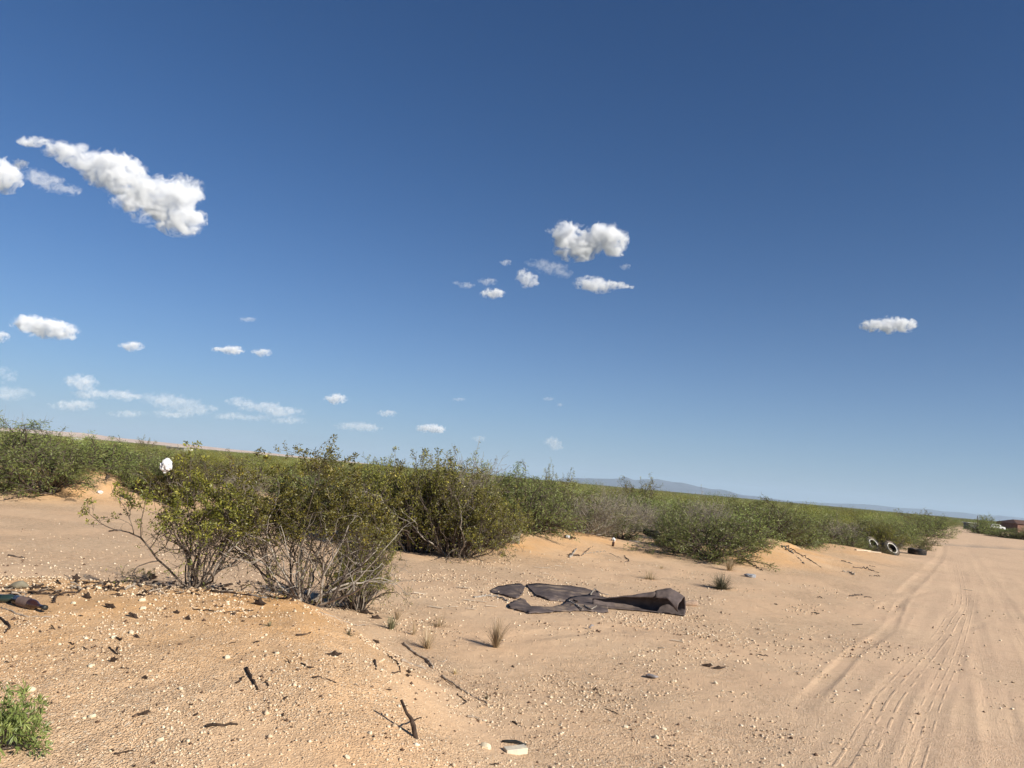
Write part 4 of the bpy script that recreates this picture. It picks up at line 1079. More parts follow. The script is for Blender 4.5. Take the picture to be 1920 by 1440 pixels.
# green seedling in the near left corner and the sprig on the crest
sd = make_mesquite(777, 16, 12, .13, .030, LM_MESQ, WM_MESQ, ch=(4, 3), flat_=.1)
p = hit(-6, 1405)
e = empty('mesquite_seedling', (p.x, p.y, p.z), 1.0, (.23, .23, .29)); tag(e, 'green feathery seedling in the bottom left corner of the photo', 'plant'); obj('crown', sd[0], e); obj('stems', sd[1], e)
s = make_creosote(888, .14, .42, 6, .03, (-.5, 0), per=9, leafz=0, ch=(3, 2), leaf=.017, flowers=0, pale=0, lv=3)
p = hit(276, 1088)
e = empty('creosote_sprig', (p.x, p.y, p.z)); tag(e, 'low green creosote sprig lying along the mound crest left of the small creosote', 'plant'); obj('crown', s[0], e); obj('stems', s[1], e)
# ------------------------------------------------------------------ the discarded brown underlay
def strip_mesh(name, back, front, nu=40, nv=8, wave=.012, lift=.010, seed=0, mat=None, edge=.0):
    def res(P):
        W_ = np.array([list(flat(*p)) for p in P]); d = np.linalg.norm(np.diff(np.array(P, float), axis=0), axis=1); c = np.concatenate([[0], np.cumsum(d)]); c /= c[-1]
        t = np.linspace(0, 1, nu); return np.stack([np.interp(t, c, W_[:, k]) for k in (0, 1)], 1)
    A, B = res(back), res(front); v = np.linspace(0, 1, nv)[None, :, None]
    XY = A[:, None] * (1 - v) + B[:, None] * v
    ed_ = np.abs(np.linspace(-1, 1, nv))[None, :, None] ** 6
    XY = XY + ed_ * .05 * np.stack([vnoise(XY[..., 0], XY[..., 1], .05, seed + 8), vnoise(XY[..., 0], XY[..., 1], .06, seed + 7)], -1) + .008 * np.stack([vnoise(XY[..., 0], XY[..., 1], .09, seed), vnoise(XY[..., 0], XY[..., 1], .09, seed + 1)], -1)
    x, y = XY[..., 0], XY[..., 1]
    Z = h_base(x, y) + h_fine(x, y) + lift + wave * (1 + 2.0 * vnoise(x, y, .28, seed + 2) + 1.2 * vnoise(x, y, .1, seed + 3))
    Z += edge * np.exp(-(np.linspace(0, 1, nv)[None, :] / .12) ** 2) * (.6 + vnoise(x, y, .2, seed + 5))
    V = np.stack([x, y, Z], -1).reshape(-1, 3)
    i = np.arange(nu - 1)[:, None] * nv; j = np.arange(nv - 1)[None]
    Fq = np.stack([i + j, i + nv + j, i + nv + j + 1, i + j + 1], -1).reshape(-1, 4)
    return mesh_np(name, V, Fq[:, ::-1], mat, True)
pc = flat(1110, 1132)
und = empty('brown_underlay', (pc[0], pc[1], 0)); tag(und, 'torn brown carpet underlay lying half rolled up on the open sand', 'carpet')
def under(o):
    o.parent = und; o.location = (-pc[0], -pc[1], 0); sm = o.modifiers.new('thickness', 'SOLIDIFY'); sm.thickness = .011; sm.offset = -1; return o
under(obj('torn_sheet', strip_mesh('torn_sheet', [(920, 1108), (935, 1101), (955, 1099), (976, 1099), (985, 1102)], [(921, 1111), (940, 1117), (955, 1121), (970, 1124), (981, 1113)], seed=3, mat=M_CARPET)))
under(obj('torn_sheet', strip_mesh('torn_sheet', [(986, 1100), (1020, 1099), (1060, 1101), (1095, 1106), (1122, 1112)], [(1006, 1120), (1030, 1128), (1060, 1129), (1090, 1126), (1124, 1121)], 50, 10, seed=9, mat=M_CARPET, edge=.02)))
under(obj('torn_sheet', strip_mesh('torn_sheet', [(953, 1138), (976, 1124), (986, 1128), (996, 1140), (1030, 1142), (1056, 1138), (1066, 1127), (1080, 1122), (1110, 1120), (1140, 1124)],
                          [(953, 1142), (972, 1148), (995, 1154), (1025, 1152), (1060, 1149), (1080, 1148), (1105, 1149), (1125, 1150), (1140, 1151)], 70, 9, seed=15, mat=M_CARPET)))
M_FLAP = plain_mat('brown_underlay_clean', (.100, .080, .076), .95, .1, .22, 9, dust=.12, bump=.9)
def roll():
    C = [flat(*p) for p in ((1118, 1140), (1150, 1141), (1185, 1144), (1215, 1147), (1240, 1150), (1262, 1153), (1280, 1156))]
    nu, nv = 46, 30; t = np.linspace(0, 1, nu); tc_ = np.linspace(0, 1, len(C)); C = np.array(C)
    cx = np.interp(t, tc_, C[:, 0]); cy = np.interp(t, tc_, C[:, 1])
    r = np.interp(t, [0, .3, .55, .8, 1], [.045, .075, .105, .138, .105]); sw = np.radians(np.interp(t, [0, .15, .4, .6, .8, 1], [120, 212, 222, 222, 240, 300])); lip = np.interp(t, [0, .5, 1], [.16, .13, .05])
    V = []
    for k in range(nu):
        tx = np.array([cx[min(k + 1, nu - 1)] - cx[max(k - 1, 0)], cy[min(k + 1, nu - 1)] - cy[max(k - 1, 0)]]); tx /= np.linalg.norm(tx); nrm = np.array([-tx[1], tx[0]])
        for j in range(nv):
            u = j / (nv - 1)
            if u < .25: v_, z_ = -lip[k] * (1 - u / .25), .012 * (1 - u / .25)
            else:
                a = -math.pi / 2 + (u - .25) / .75 * sw[k]; sq = 1.0 + .12 * math.sin(3 * a + 5 * t[k])
                v_, z_ = r[k] * math.cos(a) * 1.15 * sq, r[k] * (1 + math.sin(a)) * sq
            v_ += .006 * math.sin(t[k] * 40 + j); skew = .05 * (u - .3) * (t[k] > .6)
            x = cx[k] + nrm[0] * (v_ + .06) + tx[0] * skew * -1.6; y = cy[k] + nrm[1] * (v_ + .06) + tx[1] * skew * -1.6
            V.append((x, y, z_ + hz1(cx[k], cy[k]) + .012 + .006 * vnoise(np.array([x]), np.array([y]), .08, 4)[0]))
    i = np.arange(nu - 1)[:, None] * nv; j = np.arange(nv - 1)[None]
    Fq = np.stack([i + j, i + nv + j, i + nv + j + 1, i + j + 1], -1).reshape(-1, 4)
    return mesh_np('rolled_flap', V, Fq, M_FLAP, True)
under(obj('rolled_flap', roll()))
stick_obj('stick', on_ground([(1065, 1131), (1078, 1138), (1092, 1148)], .035), .012, .008, WM_PALE, 'pale forked stick lying on the middle of the underlay')
stick_obj('stick', on_ground([(1075, 1130), (1084, 1133), (1070, 1140)], .035), .010, .006, WM_DARK, 'dark crossed twig on the middle of the underlay')
stick_obj('stick', on_ground([(1095, 1140), (1108, 1148), (1118, 1141)], .035), .010, .006, WM_PALE, 'bent pale twig on the underlay beside the rolled part')
stick_obj('stick', on_ground([(1107, 1119), (1115, 1108), (1124, 1115), (1140, 1119)], .03), .010, .006, WM_PALE, 'small branch poking over the back edge of the underlay')
p = hit(1298, 1136); mb = MB().tube(rough_path([(-.12, 0, .02), (0, .01, .035), (.08, 0, .05)], 7, .003), [.03, .038, .042, .045, .045, .04, .03], 10)
tag(obj('tan_tube', mb.mesh('tan_tube', plain_mat('tan_cardboard', (.36, .26, .19), .9, .1), True), None, tuple(p)), 'stubby tan cardboard tube behind the rolled end of the underlay', 'tube')
p = hit(1108, 1180); mb = MB().tube(rough_path([(-.02, 0, .01), (.0, .0, .05), (.03, 0, .04)], 6, .002), [.012, .012, .010, .01, .008, .006], 6)
tag(obj('rubber_scrap', mb.mesh('rubber_scrap', M_GREYST, True), None, tuple(p)), 'small curled grey scrap standing on the gravel below the underlay', 'scrap')

# ------------------------------------------------------------------ bottles, bags, litter
def bottle(name, loc, length, rad_, dirv, glass, label_mat, label, lab=True):
    pr = [(0, 0), (rad_ * .8, 0), (rad_, .02 * length), (rad_, .58 * length), (rad_ * .85, .66 * length), (rad_ * .42, .76 * length), (rad_ * .36, .95 * length), (rad_ * .44, .955 * length), (rad_ * .44, length), (rad_ * .3, length)]
    e = empty(name, loc); e.rotation_euler = Vector(dirv).to_track_quat('Z', 'Y').to_euler(); tag(e, label, 'bottle')
    obj('glass', MB().lathe(pr, 20).mesh('glass', glass, True), e)
    if lab: obj('paper_label', MB().lathe([(rad_ * 1.015, .16 * length), (rad_ * 1.02, .17 * length), (rad_ * 1.02, .50 * length), (rad_ * 1.015, .51 * length)], 20).mesh('paper_label', label_mat, True), e)
    obj('cap', MB().lathe([(0, .93 * length), (rad_ * .5, .93 * length), (rad_ * .5, 1.01 * length), (0, 1.01 * length)], 14).mesh('cap', M_BLACKP, True), e)
    return e
a = hit(28, 1134); b = hit(84, 1149); dv = (b - a); dv.z -= 0
bottle('glass_bottle', (a.x, a.y, a.z + .033), dv.length, .034, dv, M_GLASS, M_LABEL, 'brown glass bottle lying on the left shoulder of the mound')
a = hit(6, 1131); b = hit(34, 1128)
bottle('glass_bottle', (a.x - .06, a.y, a.z + .028), .17, .027, (.9, .15, .05), M_GREEN, M_LABEL, 'dark green bottle end behind the brown one at the left edge', False)
a = hit(1058, 1009); bottle('glass_bottle', (a.x, a.y, a.z + .04), .27, .040, (1, -.25, -.05), M_GLASS, M_LABELW, 'brown bottle with a white label lying on the sand below the mesquites')
a = hit(1149, 1024); bottle('glass_bottle', (a.x, a.y, a.z - .01), .17, .030, (.08, 0, 1), M_GLASS, M_LABELW, 'small dark bottle standing upright on the sand left of the black tyre', False)
def crumple(name, seed, mat, sub=3, amp=.28):
    import bmesh
    r = np.random.default_rng(seed); bm = bmesh.new(); bmesh.ops.create_icosphere(bm, subdivisions=sub, radius=1)
    W_ = r.normal(0, 1, (9, 3)); ph = r.uniform(0, 6, 9)
    for v in bm.verts:
        c = np.array(v.co[:]); k = 1 + sum(amp / (1 + i * .35) * (abs(math.sin(float(c @ W_[i]) * (1.6 + i * .5) + ph[i])) - .5) for i in range(9)); v.co = c * max(k, .35)
    me = bpy.data.meshes.new(name); bm.to_mesh(me); bm.free(); me.materials.append(mat); return me
def litter(name, px, py, w, h, mat, label, cat, seed, dist=None, depth=None, sink=.35, amp=.28):
    if dist: P0 = at_d(px, py, dist); k = dist / FPX
    else: P0 = hit(px, py); k = (P0 - Vector((0, 0, CAM_Z))).length / FPX; P0 = P0 + Vector((0, 0, h * k * (.5 - sink * .3)))
    o = obj(name, crumple(name, seed, mat, amp=amp), None, tuple(P0), (0, 0, RNG.uniform(0, 3)), (w * k / 2.1, (depth or w) * k / 2.1, h * k / 2.1))
    return tag(o, label, cat)
litter('crumpled_sack', 960, 1016, 27, 44, M_SACK, 'crumpled grey sack at the foot of the dense creosote', 'bag', 3, sink=.6, amp=.42)
litter('plastic_bag', 312, 873, 15, 16, M_WHITEP, 'white plastic bag caught on top of the dark mesquite at left', 'bag', 5, dist=20.6, amp=.55)
litter('plastic_scrap', 1524, 1021, 18, 9, M_WHITEP, 'white plastic scrap on the right end of the bank', 'scrap', 8)
litter('paper_cup', 1403, 1021, 7, 8, M_WHITEP, 'white cup under the mesquites at right', 'cup', 9, amp=.05)
litter('foil_scrap', 1407, 1082, 18, 6, plain_mat('grey_foil', (.30, .31, .33), .5, .4), 'grey foil scrap on the sand right of the grey grass clump', 'scrap', 11)
litter('plastic_scrap', 405, 964, 22, 7, plain_mat('pale_blue_plastic', (.50, .53, .60), .6, .3), 'pale blue scrap seen through the small creosote', 'scrap', 12)
litter('plastic_scrap', 187, 925, 8, 5, M_WHITEP, 'small white scrap at the foot of the orange dune', 'scrap', 13)
litter('paper_scrap', 545, 925, 20, 6, M_SLIVER, 'cream scrap in the scrub behind the leggy creosote', 'scrap', 14)
litter('paper_scrap', 470, 905, 14, 8, M_SLIVER, 'cream scrap behind the gap between the near creosotes', 'scrap', 15)
litter('plastic_scrap', 1150, 1014, 7, 6, M_WHITEP, 'white scrap resting beside the standing bottle', 'scrap', 17)
litter('paper_scrap', 1704, 1003, 9, 6, M_WHITEP, 'white scrap in the roadside bushes beyond the tyres', 'scrap', 18)
p = hit(32, 1104); crv = MB().tube(rough_path([(-.10, 0, .0), (-.04, .0, .02), (.03, .01, .035), (.07, .02, .02)], 9, .002), [.004, .006, .010, .020, .026, .030, .028, .02, .008], 8)
o = obj('leather_scrap', crv.mesh('leather_scrap', M_SACK, True), None, tuple(p)); tag(o, 'curled brown leather scrap on the left end of the mound crest', 'scrap')
# white arched pipe behind the leggy creosote
a = hit(596, 934)
P_ = [(a.x, a.y, a.z), (a.x + .05, a.y, a.z + .18), (a.x + .18, a.y, a.z + .26), (a.x + .34, a.y, a.z + .25)]
stick_obj('bent_pipe', P_, .018, .018, M_WHITEP, 'white bent pipe arching up behind the leggy creosote', 'pipe', amp=.001)

# ------------------------------------------------------------------ tyres
def tyre(loc, R, wd, euler, label, white=True):
    e = empty('tyre', loc); e.rotation_euler = euler; tag(e, label, 'tyre')
    h = wd / 2; r_in = R * .52
    pr = [(r_in, -h * .72), (r_in + .015, -h * .86), (R * .80, -h), (R * .93, -h * .93), (R * .985, -h * .72), (R, -h * .4), (R, h * .4), (R * .985, h * .72), (R * .93, h * .93), (R * .80, h), (r_in + .015, h * .86), (r_in, h * .72), (r_in * 1.04, h * .6), (R * .88, h * .7), (R * .93, 0), (R * .88, -h * .7), (r_in * 1.04, -h * .6), (r_in, -h * .72)]
    obj('carcass', MB().lathe(pr, 40).mesh('carcass', M_RUBBER, True), e)
    mb = MB()
    for k in range(48):
        a = 2 * math.pi * k / 48
        for row, zc in enumerate((-.3, 0, .3)):
            a2 = a + row * .06; c, s_ = math.cos(a2), math.sin(a2); vs = []
            for rr in (R - .004, R + .009):
                for da, dz in ((-.045, -.12), (.045, -.12), (.045, .12), (-.045, .12)):
                    vs.append((rr * math.cos(a2 + da), rr * math.sin(a2 + da), (zc + dz) * wd))
            mb.add(vs, [(3, 2, 1, 0), (4, 5, 6, 7), (0, 1, 5, 4), (1, 2, 6, 5), (2, 3, 7, 6), (3, 0, 4, 7)])
    t = obj('tread', mb.mesh('tread', M_RUBBER), e); t['kind'] = 'stuff'
    if white: obj('whitewall', MB().lathe([(R * .56, h * .90), (R * .57, h * .98), (R * .66, h * 1.01), (R * .68, h * .95)], 40).mesh('whitewall', M_WHITEW, True), e)
    return e
a = at_dist(1637, 29.3); z = hz1(*a); tyre((a[0], a[1], z + .26), .32, .20, (rad(58), 0, rad(28)), 'left of the two whitewall tyres propped under the roadside creosote')
a = at_dist(1672, 28.9); z = hz1(*a); tyre((a[0], a[1], z + .20), .32, .20, (rad(54), 0, rad(22)), 'right of the two whitewall tyres, half hidden by a creosote sprig')
a = hit(1722, 1040); tyre((a[0], a[1] + .1, a[2] + .11), .33, .23, (rad(3), rad(2), 0), 'plain black tyre lying flat on the sand at the road edge', False)
a = hit(1221, 1006); tyre((a[0], a[1], a[2] + .10), .25, .15, (rad(8), rad(8), 0), 'black tyre lying in the shade between the green mesquites', False)
a = hit(1767, 993); tyre((a[0], a[1], a[2] + .14), .50, .28, (0, 0, 0), 'distant black tyre at the far left edge of the road', False)
for px, py, w, lb in ((1215, 1009, 22, 'grey board under the black tyre in the shade'), (1190, 1016, 20, 'dusty board left of the black tyre'), (1618, 1033, 30, 'white board lying before the left whitewall tyre'), (1638, 1036, 24, 'short white board below the two whitewall tyres')):
    p = hit(px, py); s = w / FPX * p.length
    tag(obj('board', MB().box((0, 0, .02), (s, .09, .035), RNG.normal(0, .12)).mesh('board', M_SLIVER if px > 1500 else plain_mat('grey_board', (.30, .27, .24), .9, .1)), None, tuple(p)), lb, 'board')
# ------------------------------------------------------------------ far things: house, shed, car, trailer, cabin, pole
def loc_at(px, Y): q = at_dist(px, Y); return (q[0], q[1], hz1(*q))
M_ADOBE = plain_mat('brown_adobe', (.20, .115, .085), .9, .1, .15, 2)
M_ROOF = plain_mat('brown_shingle', (.12, .075, .06), .9, .1, .2, 3)
M_DARKW = plain_mat('dark_opening', (.02, .02, .022), .3, .5, .1, 3)
M_WALLW = plain_mat('cream_wall', (.70, .67, .56), .8, .2, .08, 2)
M_WALLG = plain_mat('grey_wall', (.13, .12, .13), .8, .2, .2, 2)
M_METAL = plain_mat('pale_sheet_metal', (.62, .62, .60), .5, .4, .08, 2)
M_CARW = plain_mat('white_car_paint', (.75, .76, .77), .25, .5, .04, 2)
x, y, z = loc_at(1916, 200)
h = empty('adobe_house', (x + 1.5, y, z), rad(8)); tag(h, 'low brown house with a gabled roof at the right edge beyond the road', 'house')
obj('wall', MB().box((0, 0, 1.15), (12, 7, 2.3)).mesh('wall', M_ADOBE), h)
mb = MB(); mb.add([(-6.5, -3.9, 2.3), (6.5, -3.9, 2.3), (6.5, 3.9, 2.3), (-6.5, 3.9, 2.3), (-4.2, 0, 3.3), (6.5, 0, 3.3)], [(0, 1, 5, 4), (2, 3, 4, 5), (3, 0, 4), (1, 2, 5), (3, 2, 1, 0)])
rf = obj('roof', mb.mesh('roof', M_ROOF), h)
for wx in (-3.6, 0.4, 3.8):
    f = obj('window', MB().box((wx, -3.53, 1.35), (1.3, .08, 1.0)).mesh('window', M_WALLW), h); obj('pane', MB().box((wx, -3.6, 1.35), (1.1, .06, .8)).mesh('pane', M_DARKW), f)
obj('door', MB().box((-1.7, -3.53, 1.0), (.95, .08, 2.0)).mesh('door', M_DARKW), h)
x, y, z = loc_at(1828, 172)
s_ = empty('shed', (x, y, z - .3), rad(-6)); tag(s_, 'dark low shed with a pale flat roof right of the road', 'shed')
obj('wall', MB().box((0, 0, .85), (3.6, 2.6, 1.7)).mesh('wall', M_WALLG), s_); obj('roof', MB().box((0, 0, 1.74), (4.2, 3.1, .09)).mesh('roof', M_METAL), s_); obj('door', MB().box((.8, -1.33, .8), (.9, .06, 1.5)).mesh('door', M_DARKW), s_)
def car(px, Y, rz, paint, label):
    x, y, z = loc_at(px, Y); e = empty('parked_car', (x, y, z + .25), rz); tag(e, label, 'car')
    mb = MB(); prof = [(-2.2, .35), (-2.2, .85), (-1.5, .95), (-1.0, 1.42), (.7, 1.45), (1.3, .98), (2.1, .85), (2.2, .4)]
    for sgn in (-1, 1): mb.v += [(a, sgn * .85, b) for a, b in prof]
    n = len(prof); mb.f += [tuple(range(n)), tuple(range(2 * n - 1, n - 1, -1))] + [(i, (i + 1) % n, n + (i + 1) % n, n + i)[::-1] for i in range(n)]
    bd = obj('body', mb.mesh('body', paint), e)
    for a, b in ((-.95, -.2), (-.1, .65)): obj('window', MB().add([(a, -.865, 1.0), (b, -.865, 1.0), (b - .05, -.865, 1.36), (a + .1, -.865, 1.36)], [(0, 1, 2, 3)]).mesh('window', M_DARKW), e)
    for wx in (-1.35, 1.35):
        for sy in (-.82, .82): obj('wheel', MB().tube([(wx, sy - .1, .33), (wx, sy + .1, .33)], [.33, .33], 16).mesh('wheel', M_RUBBER), e)
car(1865, 186, rad(5), M_CARW, 'white car parked between the shed and the brown house')
x, y, z = loc_at(1833, 93)
pl = empty('fence_post', (x, y, z)); tag(pl, 'thin dark post standing left of the bushes across the road', 'post')
obj('post', MB().tube([(0, 0, 0), (.03, 0, 1.6), (.0, 0, 2.1)], [.05, .045, .04], 6).mesh('post', WM_MESQ, True), pl)
x, y, z = loc_at(145, 250)
t_ = empty('white_trailer', (x, y, z), rad(6)); tag(t_, 'white box trailer far off in the scrub near the left edge', 'trailer')
obj('box', MB().box((0, 0, 1.45), (2.8, 1.6, 1.5)).mesh('box', M_METAL), t_)
for wx in (-.6, .6): obj('wheel', MB().tube([(wx, -.85, .35), (wx, .85, .35)], [.35, .35], 14).mesh('wheel', M_RUBBER), t_)
x, y, z = loc_at(333, 245)
c_ = empty('mobile_home', (x, y, z), rad(-3)); tag(c_, 'long dark cabin with a pale flat roof in the scrub behind the plastic bag', 'cabin')
obj('wall', MB().box((0, 0, 1.25), (5.8, 2.6, 1.7)).mesh('wall', M_WALLG), c_); obj('roof', MB().box((.1, 0, 2.15), (6.4, 3.0, .10)).mesh('roof', M_METAL), c_)
for wx in (-1.9, -.2, 1.6): obj('window', MB().box((wx, -1.33, 1.5), (.8, .05, .6)).mesh('window', M_DARKW), c_)
x, y, z = loc_at(354, 238)
c2 = empty('cream_container', (x, y, z), rad(-12)); tag(c2, 'cream coloured box container at the right end of the dark cabin', 'container')
obj('box', MB().box((0, 0, .95), (1.9, 1.9, 1.9)).mesh('box', M_WALLW), c2); obj('door', MB().box((.0, -.965, .9), (.05, .04, 1.7)).mesh('door', M_WALLG), c2)
# far dead stalks standing above the skyline
for px, Y, hh, lb in ((52, 21.8, 2.05, 'tall thin dead branches rising above the left mesquites'), (18, 22.5, 1.95, 'thin dead branches at the far left skyline')):
    q = at_dist(px, Y); s2 = make_drygrey(int(px) + 60, 7, 0.05)
    e = empty('dead_branches', (q[0], q[1], hz1(*q)), 0, (.5, .5, hh)); tag(e, lb, 'dead shrub'); obj('stems', s2[1], e)
for px, Y, hh, w, lb in ((272, 120, 2.6, 3.0, 'lone taller bush breaking the left skyline above the dark cabin'), (115, 150, 2.6, 1.6, 'lone thin bush on the skyline above the white trailer'), (1042, 40, 2.15, 1.6, 'wispy bush breaking the skyline left of the mountains'),
                         (1202, 60, 2.35, 3.2, 'bush breaking the skyline in front of the mountains'), (1718, 90, 1.9, 4, 'taller bush on the skyline near the road end'), (740, 60, 2.1, 1.8, 'wispy bush on the skyline left of the tallest creosote')):
    q = at_dist(px, Y); put_shrub('tall_bush', lb, 'shrub', 'creo_s', (q[0], q[1], hz1(*q)), hh, w)

# ------------------------------------------------------------------ pale ridge and mountains on the horizon
def ridge(name, prof, Y, depth, base, mat, rough, seed, nx=260, ny=26, label=None):
    prof = np.array(prof, float); xs = np.linspace(prof[0, 0], prof[-1, 0], nx); ys = np.interp(xs, prof[:, 0], prof[:, 1])
    V = np.zeros((nx, ny, 3))
    for i in range(nx):
        d = ray(xs[i], ys[i]); k = Y / d[1]; X, Z = d[0] * k, CAM_Z + d[2] * k
        for j in range(ny):
            v = j / (ny - 1) * 2 - 1; yy = Y + v * depth; sh = (1 - abs(v)) ** .8
            nz = rough * (fbm(np.array([X]), np.array([yy]), depth * .5, seed, 4)[0]) * (1 - abs(v)) * (0 if abs(v) < .04 else 1)
            V[i, j] = (X * (1 + v * depth / Y * .4), yy, base + (Z - base) * max(sh + nz * .9, 0) - (0 if j not in (0, ny - 1) else 3))
    i = np.arange(nx - 1)[:, None] * ny; j = np.arange(ny - 1)[None]
    Fq = np.stack([i + j, i + ny + j, i + ny + j + 1, i + j + 1], -1).reshape(-1, 4)
    o = obj(name, mesh_np(name, V.reshape(-1, 3), Fq, mat, True)); tag(o, label, kind='structure')
M_MOUNT = plain_mat('bare_mountain_rock', (.10, .10, .12), .95, .05, .25, .004)
M_RIDGE = plain_mat('pale_sand_ridge', (.58, .44, .35), .95, .05, .12, .03, col2=(.66, .52, .42))
def hp(x, up): return (x, hor(x) - up)
ridge('sand_ridge', [hp(-160, 5), hp(0, 5), hp(60, 6.5), hp(115, 8), hp(150, 9), hp(185, 8.5), hp(205, 6.5), hp(240, 6.5), hp(300, 5.5), hp(380, 5), hp(440, 4), hp(560, 2.5), hp(700, 0)], 3200, 260, -2, M_RIDGE, .25, 5)
ridge('mountain_range', [hp(1020, 0), hp(1050, 3), hp(1062, 6), hp(1090, 9), hp(1120, 11.5), hp(1140, 13), hp(1160, 15), hp(1168, 19), hp(1174, 19.5), hp(1184, 16), hp(1192, 15), hp(1205, 18), hp(1216, 19), hp(1232, 21), hp(1246, 19.5), hp(1262, 18), hp(1278, 18.5), hp(1296, 16), hp(1312, 13), hp(1330, 10.5), hp(1344, 9.5), hp(1356, 10), hp(1370, 7.5), hp(1392, 5), hp(1420, 5), hp(1436, 4.5), hp(1470, 2), hp(1500, 0)], 15500, 1500, -2, M_MOUNT, .55, 11, 340, 40)
ridge('mountain_range', [hp(1470, 0), hp(1500, 3), hp(1560, 5), hp(1600, 8), hp(1640, 9.5), hp(1680, 8.5), hp(1700, 9), hp(1740, 11), hp(1765, 9.5), hp(1800, 10), hp(1835, 9), hp(1870, 10.5), hp(1900, 11), hp(1960, 9), hp(2100, 7), hp(2300, 0)], 19000, 1500, -2, M_MOUNT, .5, 23, 240, 30)
# air
hzm = bpy.data.materials.new('haze_air'); hzm.use_nodes = True; hn = hzm.node_tree; hn.nodes.remove(hn.nodes['Principled BSDF'])
pv = hn.nodes.new('ShaderNodeVolumePrincipled'); pv.inputs['Color'].default_value = (.62, .80, 1.0, 1); pv.inputs['Density'].default_value = 5.0e-5; pv.inputs['Anisotropy'].default_value = 0
hn.links.new(pv.outputs[0], hn.nodes['Material Output'].inputs['Volume'])
hb = MB().box((0, 0, 0), (1, 1, 1)).mesh('haze', hzm)
o = obj('haze', hb, None, (0, 0, 158), None, (42000, 42000, 324)); tag(o, 'thin pale blue haze lying over the whole plain', 'haze', kind='stuff')

# ------------------------------------------------------------------ clouds: lumpy closed shells filled with a scattering volume
def cloud_mat(name, dens, blobs, mn, soft, erode):
    """density of a few overlapping soft puffs, eaten into by fractal noise"""
    m = bpy.data.materials.new(name); m.use_nodes = True; n = m.node_tree; n.nodes.remove(n.nodes['Principled BSDF'])
    tc = N(n, 'ShaderNodeTexCoord').outputs['Object']
    tot = None
    for c, rr in blobs:
        mp = N(n, 'ShaderNodeMapping'); mp.vector_type = 'POINT'
        mp.inputs['Location'].default_value = tuple(-c[i] / rr[i] for i in range(3)); mp.inputs['Scale'].default_value = tuple(1 / q for q in rr)
        L(n, tc, mp.inputs['Vector'])
        dt = N(n, 'ShaderNodeVectorMath', operation='DOT_PRODUCT'); L(n, mp.outputs[0], dt.inputs[0]); L(n, mp.outputs[0], dt.inputs[1])
        f = math_(n, 'SUBTRACT', 1, dt.outputs['Value'], clamp=True)
        tot = f if tot is None else math_(n, 'ADD', tot, f)
    tot = math_(n, 'MINIMUM', tot, 1.0)
    f1 = noise_(n, tc, 1.25 / mn, 8, .64, .5)
    e = math_(n, 'MULTIPLY', math_(n, 'SUBTRACT', .575, f1), erode)
    d = ramp_(n, math_(n, 'SUBTRACT', tot, e), .02, .02 + soft)
    v = N(n, 'ShaderNodeVolumePrincipled'); v.inputs['Color'].default_value = (.975, .985, 1.0, 1); v.inputs['Anisotropy'].default_value = -.25
    L(n, math_(n, 'MULTIPLY', d, dens), v.inputs['Density']); L(n, v.outputs[0], n.nodes['Material Output'].inputs['Volume'])
    return m
import bmesh
CAM_BASIS = Matrix((( *RV, 0), ( *F_, 0), ( *UV, 0), (0, 0, 0, 1))).transposed()
def cloud(blobs, label, tau=5.0, alt=2300, thr=.40, wisp=.16):
    """blobs: (photo x, y, half width, half height) of each puff; built far away at its real size"""
    bl = np.array(blobs, float); cxp, cyp = bl[:, 0].mean(), bl[:, 1].mean()
    d0 = ray(cxp, cyp); D = min(alt / max(d0[2], .02), 34000.0)
    C0 = Vector((0, 0, CAM_Z)) + Vector(d0) * D; k = D / FPX
    bm = bmesh.new(); r = np.random.default_rng(int(cxp * 7 + cyp)); bs = []
    for (x, y, w, h) in bl:
        w *= 1.3; h *= 1.4; dpt = min(w, h * 2.2)
        c = ((x - cxp) * k, r.normal(0, .2) * dpt * k, (cyp - y) * k); rr = (w * k, dpt * k, h * k)
        bs.append((c, rr))
        bmesh.ops.create_icosphere(bm, subdivisions=3, radius=1, matrix=Matrix.Translation(c) @ Matrix.Diagonal((*rr, 1)))
    me = bpy.data.meshes.new('cloud'); bm.to_mesh(me); bm.free()
    mn = float(np.mean([min(b[1]) for b in bs])); ext = (bl[:, 0].max() - bl[:, 0].min() + 2 * bl[:, 2].mean()) * k
    me.materials.append(cloud_mat('cloud_vapour', tau * (.55 if tau > 4 else .36 if tau > 2.4 else .20) / mn, bs, mn, .8, 6.2 if tau > 4 else 6.0))
    o = obj('cloud', me); o.matrix_world = Matrix.Translation(C0) @ CAM_BASIS; tag(o, label, 'cloud')
    if len(bl) > 1:
        rm = o.modifiers.new('merge', 'REMESH'); rm.mode = 'VOXEL'; rm.voxel_size = max(mn * .14, ext / 130)
    return o
cloud([(80, 272, 22, 7), (115, 283, 26, 11), (150, 295, 28, 16), (185, 312, 32, 24), (215, 325, 32, 30), (240, 340, 28, 28), (262, 352, 22, 18)], 'long tapering white cloud pointing up left, upper half of the big cloud at left', 5)
cloud([(248, 382, 20, 14), (285, 385, 34, 22), (320, 372, 34, 30), (345, 360, 26, 22), (330, 402, 36, 26), (352, 415, 22, 20), (300, 362, 26, 16)], 'billowing right end of the big cloud at left', 5.5)
cloud([(340, 336, 16, 7), (362, 346, 16, 9), (374, 358, 10, 6)], 'small curled wisp on the top right of the big left cloud', 1.6)
cloud([(2, 328, 24, 20), (16, 336, 20, 12), (-10, 320, 24, 26)], 'white cloud cut by the left edge below the long cloud', 5)
cloud([(38, 308, 11, 6)], 'tiny round cloud puff near the left edge', 2.5)
cloud([(72, 333, 18, 10), (92, 343, 22, 11), (118, 352, 20, 7)], 'thin grey white cloud under the long tapering cloud', 2.0)
